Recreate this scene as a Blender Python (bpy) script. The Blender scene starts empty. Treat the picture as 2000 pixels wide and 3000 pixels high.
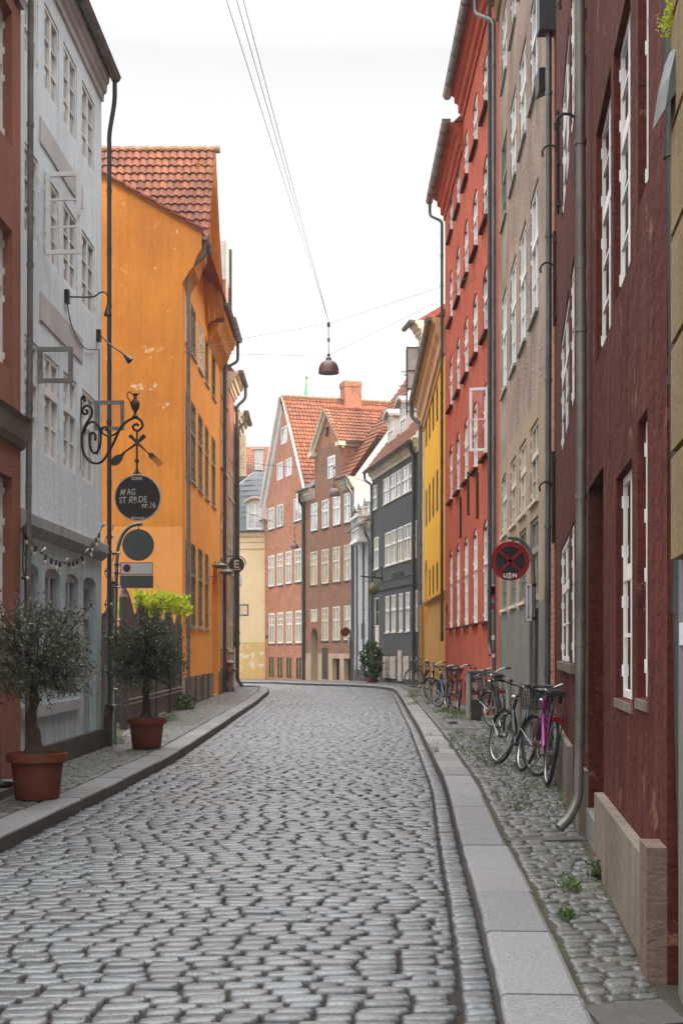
import bpy, bmesh, math, random
import numpy as np
from mathutils import Vector, Matrix
R = math.radians
random.seed(7); rng = np.random.default_rng(7)
sc = bpy.context.scene
col = sc.collection

# ------------------------------------------------------------ camera
cd = bpy.data.cameras.new("camera"); cam = bpy.data.objects.new("camera", cd); col.objects.link(cam)
cam.location = (0, 0, 1.5); cam.rotation_euler = (R(90), 0, 0)
cd.sensor_fit = 'VERTICAL'; cd.sensor_height = 36; cd.lens = 48; cd.shift_y = 0.135
cd.clip_start = 0.05; cd.clip_end = 2000
cd.dof.use_dof = False; cd.dof.focus_distance = 24; cd.dof.aperture_fstop = 13.0
sc.camera = cam
# ------------------------------------------------------------ world
SUN_EL, SUN_AZ = R(24), R(118)          # azimuth measured from +Y towards +X
w = bpy.data.worlds.new("World"); sc.world = w; w.use_nodes = True
nt = w.node_tree; nt.nodes.clear()
out = nt.nodes.new('ShaderNodeOutputWorld'); bg = nt.nodes.new('ShaderNodeBackground')
sky = nt.nodes.new('ShaderNodeTexSky'); sky.sky_type = 'NISHITA'; sky.sun_disc = False
sky.sun_elevation = SUN_EL; sky.sun_rotation = SUN_AZ; sky.air_density = 1.0; sky.dust_density = 3.0
tc = nt.nodes.new('ShaderNodeTexCoord'); sep = nt.nodes.new('ShaderNodeSeparateXYZ')
nt.links.new(tc.outputs['Generated'], sep.inputs[0])
rmp = nt.nodes.new('ShaderNodeValToRGB')
nt.links.new(sep.outputs['Z'], rmp.inputs[0])
el = rmp.color_ramp.elements
el[0].position = 0.0; el[0].color = (1.0, .985, .955, 1)
el[1].position = 1.0; el[1].color = (.62, .63, .64, 1)
e = el.new(.30); e.color = (.84, .85, .855, 1)
e = el.new(.42); e.color = (.62, .63, .64, 1)
mul = nt.nodes.new('ShaderNodeMapRange'); nt.links.new(sep.outputs['Z'], mul.inputs[0])
mul.inputs[1].default_value = .40; mul.inputs[2].default_value = .95
mul.inputs[3].default_value = 1.0; mul.inputs[4].default_value = 7.6
vm = nt.nodes.new('ShaderNodeVectorMath'); vm.operation = 'SCALE'
nt.links.new(rmp.outputs[0], vm.inputs[0]); nt.links.new(mul.outputs[0], vm.inputs['Scale'])
sc2 = nt.nodes.new('ShaderNodeVectorMath'); sc2.operation = 'SCALE'; sc2.inputs['Scale'].default_value = 7.2
nt.links.new(vm.outputs[0], sc2.inputs[0])
mx = nt.nodes.new('ShaderNodeMix'); mx.data_type = 'RGBA'; mx.inputs[0].default_value = .96
nt.links.new(sky.outputs[0], mx.inputs[6]); nt.links.new(sc2.outputs[0], mx.inputs[7])
nt.links.new(mx.outputs[2], bg.inputs[0]); bg.inputs[1].default_value = 0.10
nt.links.new(bg.outputs[0], out.inputs[0])
# ------------------------------------------------------------ sun
sd = bpy.data.lights.new("sun", 'SUN'); sd.energy = 3.2; sd.angle = R(4); sd.color = (1, .86, .68)
so = bpy.data.objects.new("sun", sd); col.objects.link(so)
sv = Vector((math.sin(SUN_AZ)*math.cos(SUN_EL), math.cos(SUN_AZ)*math.cos(SUN_EL), math.sin(SUN_EL)))
so.rotation_euler = sv.to_track_quat('Z', 'Y').to_euler(); so.location = (30, -20, 40)
sc.view_settings.view_transform = 'Standard'; sc.view_settings.look = 'None'
sc.view_settings.exposure = 0.90; sc.view_settings.gamma = 1.0
try:
    sc.cycles.max_bounces = 8; sc.cycles.diffuse_bounces = 4; sc.cycles.glossy_bounces = 4
    sc.cycles.use_denoising = True
except Exception: pass

HZ = 1905.0
def P(px, py, D):                     # photo pixel and distance -> point
    return Vector(((px-1000)/4000*D, D, 1.5+(HZ-py)/4000*D))
def G0(y): return -0.017*max(0.0, y-61)

# ------------------------------------------------------------ materials
MAT = {}
def newmat(name):
    m = bpy.data.materials.new(name); m.use_nodes = True
    n = m.node_tree; b = n.nodes['Principled BSDF']; return m, n, b
def N(nt, t, **k):
    n = nt.nodes.new(t)
    for a, v in k.items():
        if a in n.inputs: n.inputs[a].default_value = v
        else: setattr(n, a, v)
    return n
def mixc(nt, fac, a, b, mode='MIX'):
    m = nt.nodes.new('ShaderNodeMix'); m.data_type = 'RGBA'; m.blend_type = mode
    for i, v in ((0, fac), (6, a), (7, b)):
        if hasattr(v, 'default_value'): nt.links.new(v, m.inputs[i])
        else: m.inputs[i].default_value = (v if i == 0 else (*v, 1) if len(v) == 3 else v)
    return m.outputs[2]
def ramp(nt, src, p0, p1, v0=0, v1=1):
    m = nt.nodes.new('ShaderNodeMapRange'); nt.links.new(src, m.inputs[0])
    for i, v in zip((1, 2, 3, 4), (p0, p1, v0, v1)): m.inputs[i].default_value = v
    return m.outputs[0]
def noise(nt, vec, scale, detail=4, rough=.6):
    n = nt.nodes.new('ShaderNodeTexNoise'); n.inputs['Scale'].default_value = scale
    n.inputs['Detail'].default_value = detail; n.inputs['Roughness'].default_value = rough
    if vec is not None: nt.links.new(vec, n.inputs['Vector'])
    return n.outputs['Fac']
def mapv(nt, src, s):
    m = nt.nodes.new('ShaderNodeMapping'); m.inputs['Scale'].default_value = s
    nt.links.new(src, m.inputs['Vector']); return m.outputs[0]
def plaster(name, c, c2=None, chip=None, bump=.35, bs=14, streak=.35, rough=.9, chipt=.68, dirt=(.10, .075, .05)):
    m, nt, b = newmat(name); co = nt.nodes.new('ShaderNodeTexCoord').outputs['Object']
    c2 = c2 or tuple(x*.72 for x in c)
    f1 = ramp(nt, noise(nt, co, .9, 6, .65), .38, .66)
    x = mixc(nt, f1, c, c2)
    f2 = ramp(nt, noise(nt, mapv(nt, co, (3, 3, .22)), 2.2, 5, .7), .46, .70, 0, streak)
    x = mixc(nt, f2, x, dirt)
    f3 = ramp(nt, noise(nt, co, 9, 5, .7), .3, .75, 0, .35)
    x = mixc(nt, f3, x, tuple(min(1, v*1.18+.01) for v in c))
    x = mixc(nt, ramp(nt, noise(nt, mapv(nt, co, (1, 1, 2.2)), bs*2.2, 5, .7), .50, .68, 0, min(.6, .55*bump+.1)), x, tuple(v*.55 for v in c))
    if chip:
        f4 = ramp(nt, noise(nt, co, 2.3, 8, .72), chipt-.045, chipt-.03)
        x = mixc(nt, f4, x, chip)
    nt.links.new(x, b.inputs['Base Color']); b.inputs['Roughness'].default_value = rough; b.inputs['Specular IOR Level'].default_value = .12
    bm = nt.nodes.new('ShaderNodeBump'); bm.inputs['Strength'].default_value = bump; bm.inputs['Distance'].default_value = .03
    nt.links.new(noise(nt, mapv(nt, co, (1, 1, 1.6)), bs, 6, .6), bm.inputs['Height'])
    nt.links.new(bm.outputs[0], b.inputs['Normal'])
    MAT[name] = m; return m
def brick(name, c1, c2, mortar, bump=.5, paint=None, var=(.09, .05, .04)):
    m, nt, b = newmat(name); uv = nt.nodes.new('ShaderNodeTexCoord').outputs['UV']
    t = nt.nodes.new('ShaderNodeTexBrick'); nt.links.new(uv, t.inputs['Vector'])
    t.inputs['Scale'].default_value = 1; t.inputs['Brick Width'].default_value = .24; t.inputs['Row Height'].default_value = .078
    t.inputs['Mortar Size'].default_value = .011; t.inputs['Mortar Smooth'].default_value = .3; t.inputs['Bias'].default_value = 0
    t.inputs['Color1'].default_value = (*c1, 1); t.inputs['Color2'].default_value = (*c2, 1); t.inputs['Mortar'].default_value = (*mortar, 1)
    f = ramp(nt, noise(nt, uv, 1.1, 8, .78), .46, .60, 0, .75)
    x = mixc(nt, f, t.outputs['Color'], var)
    f = ramp(nt, noise(nt, mapv(nt, uv, (5, 13, 1)), 1.0, 2, .5), .40, .62, 0, .75)
    x = mixc(nt, f, x, tuple(v*1.35 for v in c1))
    nt.links.new(x, b.inputs['Base Color']); b.inputs['Roughness'].default_value = .9
    bm = nt.nodes.new('ShaderNodeBump'); bm.inputs['Strength'].default_value = bump; bm.inputs['Distance'].default_value = .02
    inv = ramp(nt, t.outputs['Fac'], 0, 1, 1, 0)
    nt.links.new(inv, bm.inputs['Height']); nt.links.new(bm.outputs[0], b.inputs['Normal'])
    MAT[name] = m; return m
def simple(name, c, rough=.5, metal=0, var=.25, sc_=8, bump=0, c2=None, spec=.5):
    m, nt, b = newmat(name); co = nt.nodes.new('ShaderNodeTexCoord').outputs['Object']
    f = ramp(nt, noise(nt, co, sc_, 5, .65), .35, .7)
    x = mixc(nt, f, c, c2 or tuple(v*(1-var) for v in c))
    nt.links.new(x, b.inputs['Base Color']); b.inputs['Metallic'].default_value = metal
    b.inputs['Specular IOR Level'].default_value = spec
    nt.links.new(ramp(nt, noise(nt, co, sc_*2.3, 3), .3, .7, rough*.85, min(1, rough*1.15)), b.inputs['Roughness'])
    if bump:
        bm = nt.nodes.new('ShaderNodeBump'); bm.inputs['Strength'].default_value = bump; bm.inputs['Distance'].default_value = .02
        nt.links.new(noise(nt, co, sc_*2.5, 6), bm.inputs['Height']); nt.links.new(bm.outputs[0], b.inputs['Normal'])
    MAT[name] = m; return m
def glass(name, c, rough=.03, c2=None, wav=.25):
    m, nt, b = newmat(name); co = nt.nodes.new('ShaderNodeTexCoord').outputs['Object']
    f = ramp(nt, noise(nt, co, 1.3, 3, .6), .42, .6)
    x = mixc(nt, f, c, c2 or c); nt.links.new(x, b.inputs['Base Color'])
    b.inputs['Roughness'].default_value = rough; b.inputs['IOR'].default_value = 1.6
    b.inputs['Coat Weight'].default_value = 1.0; b.inputs['Coat Roughness'].default_value = .02
    bm = nt.nodes.new('ShaderNodeBump'); bm.inputs['Strength'].default_value = wav; bm.inputs['Distance'].default_value = .015
    nt.links.new(noise(nt, co, 2.2, 1), bm.inputs['Height'])
    nt.links.new(bm.outputs[0], b.inputs['Normal']); nt.links.new(bm.outputs[0], b.inputs['Coat Normal'])
    MAT[name] = m; return m
def stonemat(name, c, moss=0, rough=.5, tone=True, spec=.5):
    m, nt, b = newmat(name); co = nt.nodes.new('ShaderNodeTexCoord').outputs['Object']
    at = nt.nodes.new('ShaderNodeAttribute'); at.attribute_name = 'tone'
    f = ramp(nt, noise(nt, co, 70, 5, .75), .36, .66)
    x = mixc(nt, f, tuple(v*.55 for v in c), tuple(v*1.35 for v in c))
    if tone:
        hs = mixc(nt, 1.0, x, at.outputs['Color'], 'MULTIPLY'); x = hs
    f = ramp(nt, noise(nt, co, .7, 5, .6), .45, .7, 0, .22)
    x = mixc(nt, f, x, (.13, .105, .075))
    if moss:
        f = ramp(nt, noise(nt, co, 1.4, 5, .7), .56, .7, 0, moss)
        x = mixc(nt, f, x, (.06, .09, .02))
    nt.links.new(x, b.inputs['Base Color']); b.inputs['Specular IOR Level'].default_value = spec
    nt.links.new(ramp(nt, noise(nt, co, 12, 4), .3, .7, rough*.8, min(1, rough*1.3)), b.inputs['Roughness'])
    bm = nt.nodes.new('ShaderNodeBump'); bm.inputs['Strength'].default_value = .35; bm.inputs['Distance'].default_value = .012
    nt.links.new(noise(nt, co, 30, 6, .65), bm.inputs['Height']); nt.links.new(bm.outputs[0], b.inputs['Normal'])
    MAT[name] = m; return m

plaster('blue_plaster', (.70, .775, .81), (.62, .69, .725), (.74, .75, .74), bump=.4, bs=9, streak=.25)
plaster('blue_plaster_low', (.50, .59, .615), (.40, .48, .505), (.60, .62, .60), bump=.5, chipt=.66, streak=.5)
plaster('grey_band', (.38, .38, .37), streak=.5, bump=.2)
plaster('pink_plaster', (.32, .13, .095), (.24, .10, .075), bump=.5, streak=.5)
plaster('orange_plaster', (.65, .235, .040), (.52, .18, .034), (.72, .48, .26), bump=.15, streak=.5, dirt=(.22, .12, .04), chipt=.675)
plaster('orange_front', (.82, .36, .075), (.72, .30, .06), (.75, .52, .30), bump=.15, streak=.25, dirt=(.4, .2, .06), chipt=.74)
plaster('orange_pale', (.74, .31, .085), (.66, .27, .07), bump=.15, streak=.2, dirt=(.4, .2, .08))
plaster('red_plaster', (.44, .095, .052), (.34, .065, .038), (.62, .26, .17), bump=.35, bs=6, streak=.25, dirt=(.7, .28, .2), chipt=.7)
plaster('dark_red', (.100, .022, .015), (.046, .010, .008), (.19, .085, .06), bump=1.0, bs=5, streak=.85, dirt=(.125, .050, .040), chipt=.665, rough=.85)
plaster('taupe_plaster', (.42, .32, .25), (.17, .13, .105), (.36, .12, .06), bump=1.6, bs=11, streak=.75, dirt=(.15, .115, .095), chipt=.71)
plaster('beige_low', (.36, .275, .19), (.28, .215, .155), bump=.3, streak=.4)
plaster('grey_low', (.195, .185, .165), (.13, .125, .115), bump=.3, streak=.6, dirt=(.12, .11, .10))
plaster('yellow_plaster', (.82, .44, .035), (.72, .36, .03), bump=.2, streak=.3, dirt=(.85, .6, .1))
plaster('yellow_low', (.60, .33, .09), (.50, .27, .07), bump=.2, streak=.3)
plaster('cream_wall', (.86, .68, .42), (.78, .59, .34), (.82, .72, .52), bump=.15, streak=.15, dirt=(.7, .5, .22), chipt=.69)
plaster('cream_low', (.76, .50, .18), (.66, .45, .18), (.80, .68, .48), bump=.15, streak=.1, chipt=.60)
plaster('cream_trim', (.70, .62, .48), bump=.1, streak=.3)
plaster('white_trim', (.78, .73, .68), bump=.1, streak=.2)
plaster('white_wall', (.55, .53, .52), bump=.15, streak=.3, dirt=(.4, .36, .33))
plaster('pale_blue_wall', (.40, .42, .44), bump=.3, streak=.3)
plaster('dark_grey_plaster', (.085, .088, .090), (.065, .068, .07), bump=.25, streak=.5, dirt=(.13, .12, .115))
plaster('dark_grey_low', (.075, .068, .066), bump=.3, streak=.5)
plaster('plinth_stone', (.23, .185, .15), (.13, .105, .085), bump=.35, bs=8, streak=.8, dirt=(.10, .09, .06))
plaster('plinth_dark', (.10, .085, .075), (.06, .05, .045), bump=.8, streak=.6)
plaster('cornice_cream', (.66, .42, .22), streak=.3, bump=.1)
plaster('pier_stone', (.22, .155, .125), (.14, .095, .078), bump=.6, streak=.7, dirt=(.08, .065, .05))
plaster('base_cream', (.50, .36, .25), bump=.2, streak=.4)
plaster('ochre_block', (.26, .19, .10), (.20, .15, .08), bump=.4, streak=.5)
plaster('timber_orange', (.62, .27, .05), (.48, .21, .05), bump=.2, streak=.5, dirt=(.15, .09, .05))
brick('red_brick', (.43, .15, .07), (.26, .078, .042), (.58, .46, .36), var=(.22, .085, .05))
brick('brown_brick', (.25, .095, .05), (.14, .06, .038), (.32, .25, .20), var=(.10, .06, .045))
brick('old_brick', (.40, .13, .06), (.24, .08, .045), (.40, .33, .27))
brick('yellow_brick', (.33, .25, .15), (.22, .16, .10), (.35, .30, .25))
brick('white_brick', (.46, .46, .48), (.40, .41, .43), (.30, .31, .33), var=(.36, .37, .39))
simple('white_paint', (.82, .81, .78), .45, var=.18, sc_=3)
simple('cream_paint', (.66, .58, .47), .5, var=.2, sc_=3)
simple('green_paint', (.17, .20, .15), .5, var=.3, sc_=4)
simple('worn_grey', (.24, .24, .22), .6, var=.4, sc_=10)
simple('hatch_beige', (.48, .40, .35), .6, var=.15)
simple('dark_wood', (.055, .040, .034), .6, var=.4, sc_=5)
simple('fence_brown', (.075, .052, .042), .55, var=.35, sc_=4)
simple('pale_wood', (.42, .44, .44), .6, var=.3, sc_=4)
simple('zinc', (.17, .185, .19), .42, .6, var=.45, sc_=2.5)
simple('zinc_dark', (.075, .08, .082), .45, .5, var=.35, sc_=2.5)
simple('zinc_warm', (.21, .20, .17), .45, .4, var=.5, sc_=2.0)
simple('zinc_pale', (.42, .45, .47), .45, .3, var=.25, sc_=3)
simple('red_pipe', (.20, .055, .045), .5, 0, var=.3)
simple('yellow_pipe', (.50, .27, .05), .5, 0, var=.3)
simple('iron', (.035, .030, .028), .5, .5, var=.5, sc_=20)
simple('rust_iron', (.095, .060, .048), .6, .4, var=.5, sc_=14)
simple('black_paint', (.015, .015, .016), .35, 0, var=.3)
simple('rubber', (.018, .018, .018), .75)
simple('chrome', (.36, .36, .36), .3, .95, var=.2)
simple('rim_metal', (.40, .40, .39), .35, .9, var=.3)
simple('sign_grey', (.075, .088, .090), .5, 0, var=.08)
simple('sign_black', (.014, .013, .012), .4, 0, var=.2)
simple('sign_white', (.62, .62, .64), .45, 0, var=.05)
simple('sign_red', (.30, .006, .012), .35, 0, var=.1)
simple('sign_dark', (.012, .013, .018), .4, 0, var=.1)
simple('sign_magenta', (.20, .012, .05), .4, 0, var=.1)
simple('sign_green', (.018, .024, .018), .45)
simple('lettering', (.55, .50, .46), .5)
simple('terracotta', (.175, .040, .015), .7, 0, c2=(.13, .032, .014), sc_=4)
simple('soil', (.04, .028, .02), .95, bump=.6)
simple('bark', (.085, .06, .045), .95, bump=1.0, sc_=14, var=.5)
simple('lamp_brown', (.14, .085, .075), .45, .3, var=.15)
simple('lamp_inner', (.45, .45, .42), .5)
simple('lamp_green', (.17, .19, .16), .5, .2)
simple('copper_green', (.16, .36, .26), .7)
simple('red_lens', (.22, .008, .01), .25)
simple('magenta_paint', (.34, .012, .20), .25, .1)
simple('blue_paint', (.05, .10, .16), .25, .2)
simple('cream_bike', (.60, .47, .24), .35)
simple('grey_bike', (.03, .045, .045), .3, .2)
simple('paper', (.48, .47, .45), .7, c2=(.25, .23, .2), sc_=12)
simple('graffiti_pink', (.42, .25, .22), .7, c2=(.16, .11, .1), sc_=9)
simple('cabinet', (.045, .03, .025), .6, var=.4)
simple('hydrant_red', (.17, .045, .035), .55, var=.6, c2=(.22, .17, .15), sc_=6)
simple('bulb', (.62, .52, .40), .12, 0, var=.1)
simple('gold_lump', (.20, .15, .055), .6, 0, var=.6, sc_=9, bump=1)
simple('granite_kerb_dark', (.085, .078, .07), .9, bump=.6)
simple('slate', (.13, .145, .155), .6, 0, var=.35, sc_=3, bump=.3)
simple('ridge_mortar', (.30, .20, .13), .9, bump=.6)
simple('roof_red', (.33, .085, .045), .85, var=.4)
glass('pane_dark', (.025, .028, .03), c2=(.06, .06, .06))
glass('pane_sky', (.36, .38, .40), c2=(.16, .17, .18), wav=.2)  # pale base colour carries curtains and bright sky reflected in the glass
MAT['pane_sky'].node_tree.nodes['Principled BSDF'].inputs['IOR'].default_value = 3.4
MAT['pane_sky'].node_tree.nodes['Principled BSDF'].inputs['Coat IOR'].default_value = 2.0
glass('pane_warm', (.40, .32, .20), c2=(.18, .19, .18), wav=.5)  # warm base colour carries curtains and yellowish reflections
glass('pane_white', (.55, .55, .56), c2=(.40, .40, .40))
# clear glass for the sashes that stand open
m, nt, b = newmat('clear_glass'); b.inputs['Base Color'].default_value = (.92, .90, .90, 1); b.inputs['Roughness'].default_value = .02
b.inputs['Transmission Weight'].default_value = 1.0; b.inputs['IOR'].default_value = 1.06; b.inputs['Coat Weight'].default_value = .8; MAT['clear_glass'] = m
# roof tile
def tilemat(name, c, c2):
    m, nt, b = newmat(name); co = nt.nodes.new('ShaderNodeTexCoord').outputs['Object']
    at = nt.nodes.new('ShaderNodeAttribute'); at.attribute_name = 'tone'
    f = ramp(nt, noise(nt, co, 3, 6, .7), .35, .7); x = mixc(nt, f, c, c2)
    x = mixc(nt, 1.0, x, at.outputs['Color'], 'MULTIPLY')
    f = ramp(nt, noise(nt, co, 14, 4, .7), .62, .75, 0, .5); x = mixc(nt, f, x, (.16, .13, .10))
    nt.links.new(x, b.inputs['Base Color']); b.inputs['Roughness'].default_value = .8; MAT[name] = m
tilemat('tile_red', (.23, .075, .032), (.14, .048, .028))
tilemat('tile_orange', (.29, .095, .040), (.18, .060, .032))
stonemat('cobble', (.105, .115, .118), rough=.30, spec=.75)
stonemat('cobble_walk', (.11, .11, .102), rough=.36, moss=.5)
stonemat('granite', (.215, .215, .215), rough=.55, tone=True)
def dirt(name, c, g, t=.5):
    m, nt, b = newmat(name); co = nt.nodes.new('ShaderNodeTexCoord').outputs['Object']
    x = mixc(nt, ramp(nt, noise(nt, co, 6, 6, .7), .3, .7), c, tuple(v*.5 for v in c))
    x = mixc(nt, ramp(nt, noise(nt, co, 1.1, 6, .7), t, t+.12), x, g)
    nt.links.new(x, b.inputs['Base Color']); b.inputs['Roughness'].default_value = 1
    bm = nt.nodes.new('ShaderNodeBump'); bm.inputs['Strength'].default_value = .8; bm.inputs['Distance'].default_value = .02
    nt.links.new(noise(nt, co, 40, 5), bm.inputs['Height']); nt.links.new(bm.outputs[0], b.inputs['Normal']); MAT[name] = m
dirt('joint_dirt', (.036, .025, .018), (.04, .045, .015), .64)
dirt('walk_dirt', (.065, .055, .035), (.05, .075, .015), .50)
def leafmat(name, c1, c2, c3=None, tr=.25):
    m, nt, b = newmat(name)
    at = nt.nodes.new('ShaderNodeAttribute'); at.attribute_name = 'tone'
    x = mixc(nt, at.outputs['Fac'], c1, c2); nt.links.new(x, b.inputs['Base Color']); b.inputs['Roughness'].default_value = .5
    t = nt.nodes.new('ShaderNodeBsdfTranslucent'); nt.links.new(x, t.inputs[0])
    ms = nt.nodes.new('ShaderNodeMixShader'); ms.inputs[0].default_value = tr
    nt.links.new(b.outputs[0], ms.inputs[1]); nt.links.new(t.outputs[0], ms.inputs[2])
    nt.links.new(ms.outputs[0], nt.nodes['Material Output'].inputs[0]); MAT[name] = m
leafmat('olive_leaf', (.045, .055, .03), (.20, .215, .15), tr=.12)
leafmat('olive_leaf_green', (.028, .045, .022), (.12, .155, .08), tr=.15)
leafmat('vine_leaf', (.34, .42, .015), (.60, .58, .03), tr=.45)
leafmat('rose_leaf', (.025, .06, .015), (.06, .11, .03), tr=.2)
leafmat('grass_leaf', (.045, .10, .012), (.10, .17, .022), tr=.3)

# ------------------------------------------------------------ mesh builder
def V(*a): return Vector(a)
class MB:
    def __init__(s): s.v = []; s.f = []; s.m = []; s.uv = []; s.t = []
    def face(s, pts, mi=0, uv=None, tone=None):
        i = len(s.v); s.v.extend([tuple(p) for p in pts]); s.f.append(list(range(i, i+len(pts)))); s.m.append(mi)
        s.uv.append(uv); s.t.append(tone)
    def box(s, c, ax, ay, az, mi=0, uv=False):        # centre and half axes
        c = Vector(c); ax, ay, az = Vector(ax), Vector(ay), Vector(az)
        i = len(s.v)
        for k in range(8):
            s.v.append(tuple(c+(ax if k & 1 else -ax)+(ay if k & 2 else -ay)+(az if k & 4 else -az)))
        for q in ((0, 2, 3, 1), (4, 5, 7, 6), (0, 1, 5, 4), (2, 6, 7, 3), (0, 4, 6, 2), (1, 3, 7, 5)):
            s.f.append([i+k for k in q]); s.m.append(mi); s.t.append(None)
            s.uv.append([(Vector(s.v[i+k]).x+Vector(s.v[i+k]).y, s.v[i+k][2]) for k in q] if uv else None)
    def bx(s, x0, x1, y0, y1, z0, z1, mi=0, uv=False):
        s.box(((x0+x1)/2, (y0+y1)/2, (z0+z1)/2), ((x1-x0)/2, 0, 0), (0, (y1-y0)/2, 0), (0, 0, (z1-z0)/2), mi, uv)
    def tube(s, pts, r, n=8, mi=0, closed=False, caps=True, flat=1.0, up=None):
        pts = [Vector(p) for p in pts]; L = len(pts)
        rr = r if isinstance(r, (list, tuple)) else [r]*L
        base = len(s.v); prev = None
        for k, p in enumerate(pts):
            if closed: t = pts[(k+1) % L]-pts[k-1]
            else: t = pts[min(k+1, L-1)]-pts[max(k-1, 0)]
            if t.length < 1e-9: t = Vector((0, 0, 1))
            t.normalize()
            if prev is None:
                a = Vector(up) if up else (Vector((0, 0, 1)) if abs(t.z) < .9 else Vector((1, 0, 0)))
                x = (a-t*a.dot(t)).normalized()
            else: x = (prev-t*prev.dot(t)).normalized()
            prev = x; y = t.cross(x)
            for j in range(n):
                an = 2*math.pi*j/n; s.v.append(tuple(p+(x*math.cos(an)+y*math.sin(an)*flat)*rr[k]))
        for k in range(L if closed else L-1):
            a = base+k*n; b = base+((k+1) % L)*n
            for j in range(n):
                j2 = (j+1) % n
                s.f.append([a+j, a+j2, b+j2, b+j]); s.m.append(mi); s.uv.append(None); s.t.append(None)
        if caps and not closed:
            s.f.append([base+j for j in range(n)][::-1]); s.m.append(mi); s.uv.append(None); s.t.append(None)
            s.f.append([base+(L-1)*n+j for j in range(n)]); s.m.append(mi); s.uv.append(None); s.t.append(None)
    def lathe(s, prof, c, n=24, mi=0, axis=(0, 0, 1)):
        ax = Vector(axis).normalized(); a = Vector((1, 0, 0)) if abs(ax.x) < .9 else Vector((0, 1, 0))
        x = (a-ax*a.dot(ax)).normalized(); y = ax.cross(x); c = Vector(c); base = len(s.v)
        for r, z in prof:
            for j in range(n):
                an = 2*math.pi*j/n; s.v.append(tuple(c+ax*z+(x*math.cos(an)+y*math.sin(an))*r))
        for k in range(len(prof)-1):
            for j in range(n):
                j2 = (j+1) % n
                s.f.append([base+k*n+j, base+k*n+j2, base+(k+1)*n+j2, base+(k+1)*n+j]); s.m.append(mi); s.uv.append(None); s.t.append(None)
    def prism(s, pts, off, mi=0):                     # closed polygon pushed by a vector
        off = Vector(off); a = [Vector(p) for p in pts]; b = [p+off for p in a]; n = len(a)
        s.face(a, mi); s.face(b[::-1], mi)
        for k in range(n): s.face([a[k], b[k], b[(k+1) % n], a[(k+1) % n]], mi)
    def build(s, name, mats, parent=None, smooth=False):
        if isinstance(mats, str): mats = [mats]
        me = bpy.data.meshes.new(name); me.from_pydata(s.v, [], s.f)
        for m in mats: me.materials.append(MAT[m])
        me.polygons.foreach_set('material_index', s.m)
        if any(u is not None for u in s.uv):
            l = me.uv_layers.new(name='UVMap'); a = []
            for f, u in zip(s.f, s.uv): a.extend(c for p in (u or [(0, 0)]*len(f)) for c in p)
            l.data.foreach_set('uv', a)
        if any(t is not None for t in s.t):
            at = me.color_attributes.new('tone', 'FLOAT_COLOR', 'CORNER'); a = []
            for f, t in zip(s.f, s.t):
                t = 1.0 if t is None else t; a.extend([t, t, t, 1]*len(f))
            at.data.foreach_set('color', a)
        if smooth:
            me.polygons.foreach_set('use_smooth', [True]*len(s.f))
            bm = bmesh.new(); bm.from_mesh(me); bmesh.ops.remove_doubles(bm, verts=bm.verts, dist=1e-5)
            for e in bm.edges:
                if len(e.link_faces) == 2 and e.calc_face_angle(0) > R(38): e.smooth = False
            bmesh.ops.recalc_face_normals(bm, faces=bm.faces); bm.to_mesh(me); bm.free()
        o = bpy.data.objects.new(name, me); col.objects.link(o)
        setpar(o, parent)
        return o
LOCAL = set()
def setpar(o, parent):
    if parent is None: return
    o.parent = parent
    if parent.type == 'EMPTY' and parent.name not in LOCAL: o.matrix_parent_inverse = Matrix.Translation(-parent.location)
def tag(o, label, cat, group=None, kind=None):
    if label: o['label'] = label
    if cat: o['category'] = cat
    if group: o['group'] = group
    if kind: o['kind'] = kind
    return o
def thing(name, label, cat, loc=(0, 0, 0), group=None):
    o = bpy.data.objects.new(name, None); o.empty_display_size = .1; col.objects.link(o); o.location = loc
    return tag(o, label, cat, group)
def struct(o): o['kind'] = 'structure'; return o
def spline(pts, n=8):                                  # Catmull-Rom
    pts = [Vector(p) for p in pts]; q = [pts[0]*2-pts[1]]+pts+[pts[-1]*2-pts[-2]]; o = []
    for i in range(1, len(q)-2):
        for k in range(n):
            t = k/n; a, b, c, d = q[i-1], q[i], q[i+1], q[i+2]
            o.append(.5*((2*b)+(c-a)*t+(2*a-5*b+4*c-d)*t*t+(3*b-a-3*c+d)*t**3))
    o.append(pts[-1]); return o
def arr_mesh(name, verts, faces, mats, tones=None, parent=None, smooth=False):   # numpy quads
    me = bpy.data.meshes.new(name); nv, nf = len(verts), len(faces); k = faces.shape[1]
    me.vertices.add(nv); me.vertices.foreach_set('co', verts.astype(np.float32).ravel())
    me.loops.add(nf*k); me.loops.foreach_set('vertex_index', faces.astype(np.int32).ravel())
    me.polygons.add(nf); me.polygons.foreach_set('loop_start', np.arange(0, nf*k, k, dtype=np.int32))
    me.polygons.foreach_set('loop_total', np.full(nf, k, dtype=np.int32))
    me.update(calc_edges=True)
    if tones is not None:
        at = me.color_attributes.new('tone', 'FLOAT_COLOR', 'POINT')
        c = np.ones((nv, 4), np.float32)
        c[:, :3] = tones[:, None] if tones.ndim == 1 else tones
        at.data.foreach_set('color', c.ravel())
    for m in mats: me.materials.append(MAT[m])
    if smooth: me.polygons.foreach_set('use_smooth', np.ones(nf, bool))
    o = bpy.data.objects.new(name, me); col.objects.link(o)
    setpar(o, parent)
    return o
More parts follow.
